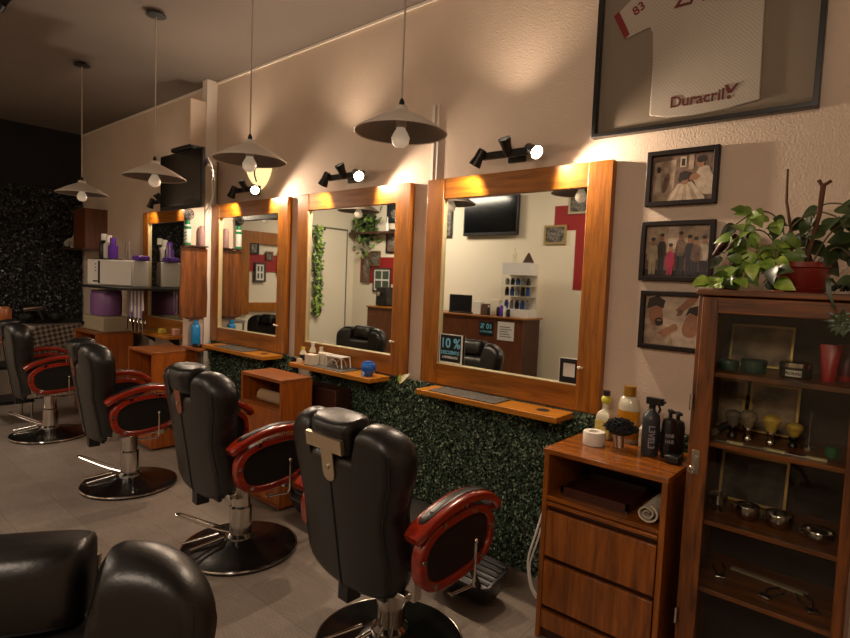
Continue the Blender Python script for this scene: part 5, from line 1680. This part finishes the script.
small_pic(-0.16, 0.06, 1.45, 1.78, 'set of four photos below the red band of the far wall', '#3c2e24', WHT, quad=True, far=True, grp=G2_)
small_pic(-0.60, -0.40, 1.58, 1.98, 'tall framed photo at the edge of the far wall red band', '#5a3a2a', far=True, grp=G2_)

# wall shelf with trailing plant, opposite
t = thing('wall_shelf', 'dark wall shelf carrying a trailing plant, opposite the mirrors', 'shelf', (-7.75, YB, 2.43))
obj('board', MB().box(-0.62, 0.5, 0, 0.2, 0, 0.04), DKW, t)


def bushy(name, label, loc, box_, n, size, mats_, seed, pot_=None, hang=0.0):
    t = thing(name, label, 'plant', loc)
    if pot_:
        obj('pot', MB().lathe([(0, 0), (pot_ * 0.7, 0), (pot_, pot_ * 1.4), (pot_ * 0.9, pot_ * 1.4), (0, pot_ * 1.2)]), POT, t)
    r_ = random.Random(seed)
    c = MB()
    for k in range(n):
        x_, y_, z_ = [r_.gauss(0, 0.42) * s for s in box_]
        if r_.random() < hang:
            z_ -= abs(r_.gauss(0, 1)) * box_[2] * 0.8
        c.mi = r_.randrange(len(mats_))
        th = r_.uniform(0, 2 * PI)
        leaf(c, Vector((x_, abs(y_) if False else y_, z_ + (pot_ * 1.8 if pot_ else 0))), Vector((math.cos(th), r_.uniform(-0.5, 0.5), math.sin(th))), Vector((r_.uniform(-1, 1), 1, 0.4)), size * r_.uniform(0.7, 1.2), size * 0.7, 0.2)
    obj('foliage', c, mats_, t, fixn=False)
    return t


bushy('trailing_plant', 'bushy trailing plant on the wall shelf opposite the mirrors', (-8.0, YB + 0.12, 2.66), (0.34, 0.1, 0.32), 260, 0.10, [LFD, LFD, LF], 21, None, 0.3)
t = thing('white_vase', 'slim white vase on the wall shelf opposite the mirrors', 'vase', (-7.42, YB + 0.1, 2.47))
obj('body', MB().lathe([(0, 0), (0.03, 0), (0.035, 0.1), (0.012, 0.18), (0.012, 0.27), (0, 0.27)]), WHT, t)
# garland on the far wall
t = thing('leaf_garland', 'long hanging garland of green leaves on the far pale wall', 'garland', (XF, -1.26, 2.5))
c = MB()
r_ = random.Random(3)
for k in range(420):
    z_ = -r_.uniform(0, 1.65)
    th = r_.uniform(0, 2 * PI)
    leaf(c, Vector((0.04 + r_.uniform(0, 0.06), r_.gauss(0, 0.05), z_)), Vector((0.2, math.cos(th), math.sin(th))), Vector((1, 0.2, 0.3)), r_.uniform(0.05, 0.08), 0.045, 0.2)
    c.mi = r_.randrange(3)
obj('foliage', c, [LF, LFD, LF2], t, fixn=False)
obj('strings', MB().tube([(0.04, -0.04, 0), (0.04, -0.03, -1.6)], 0.004, 6).tube([(0.05, 0.04, 0), (0.05, 0.03, -1.5)], 0.004, 6), STEM, t)
# espresso machine at the far end of the counter
t = thing('coffee_machine', 'black and white machine with cups on the far end of the counter', 'coffee machine', (-7.18, -1.85, 1.102))
obj('housing', MB().box(-0.13, 0.13, -0.14, 0.1, 0, 0.34), BLK, t, bevel=0.02)
obj('group_head', MB().cyl((0, 0.1, 0.22), (0, 0.16, 0.22), 0.04), STEEL, t)
obj('paper_stack', MB().box(-0.22, -0.14, -0.05, 0.02, 0.012, 0.22, Matrix.Rotation(0.2, 3, 'Y')), WHT, t)
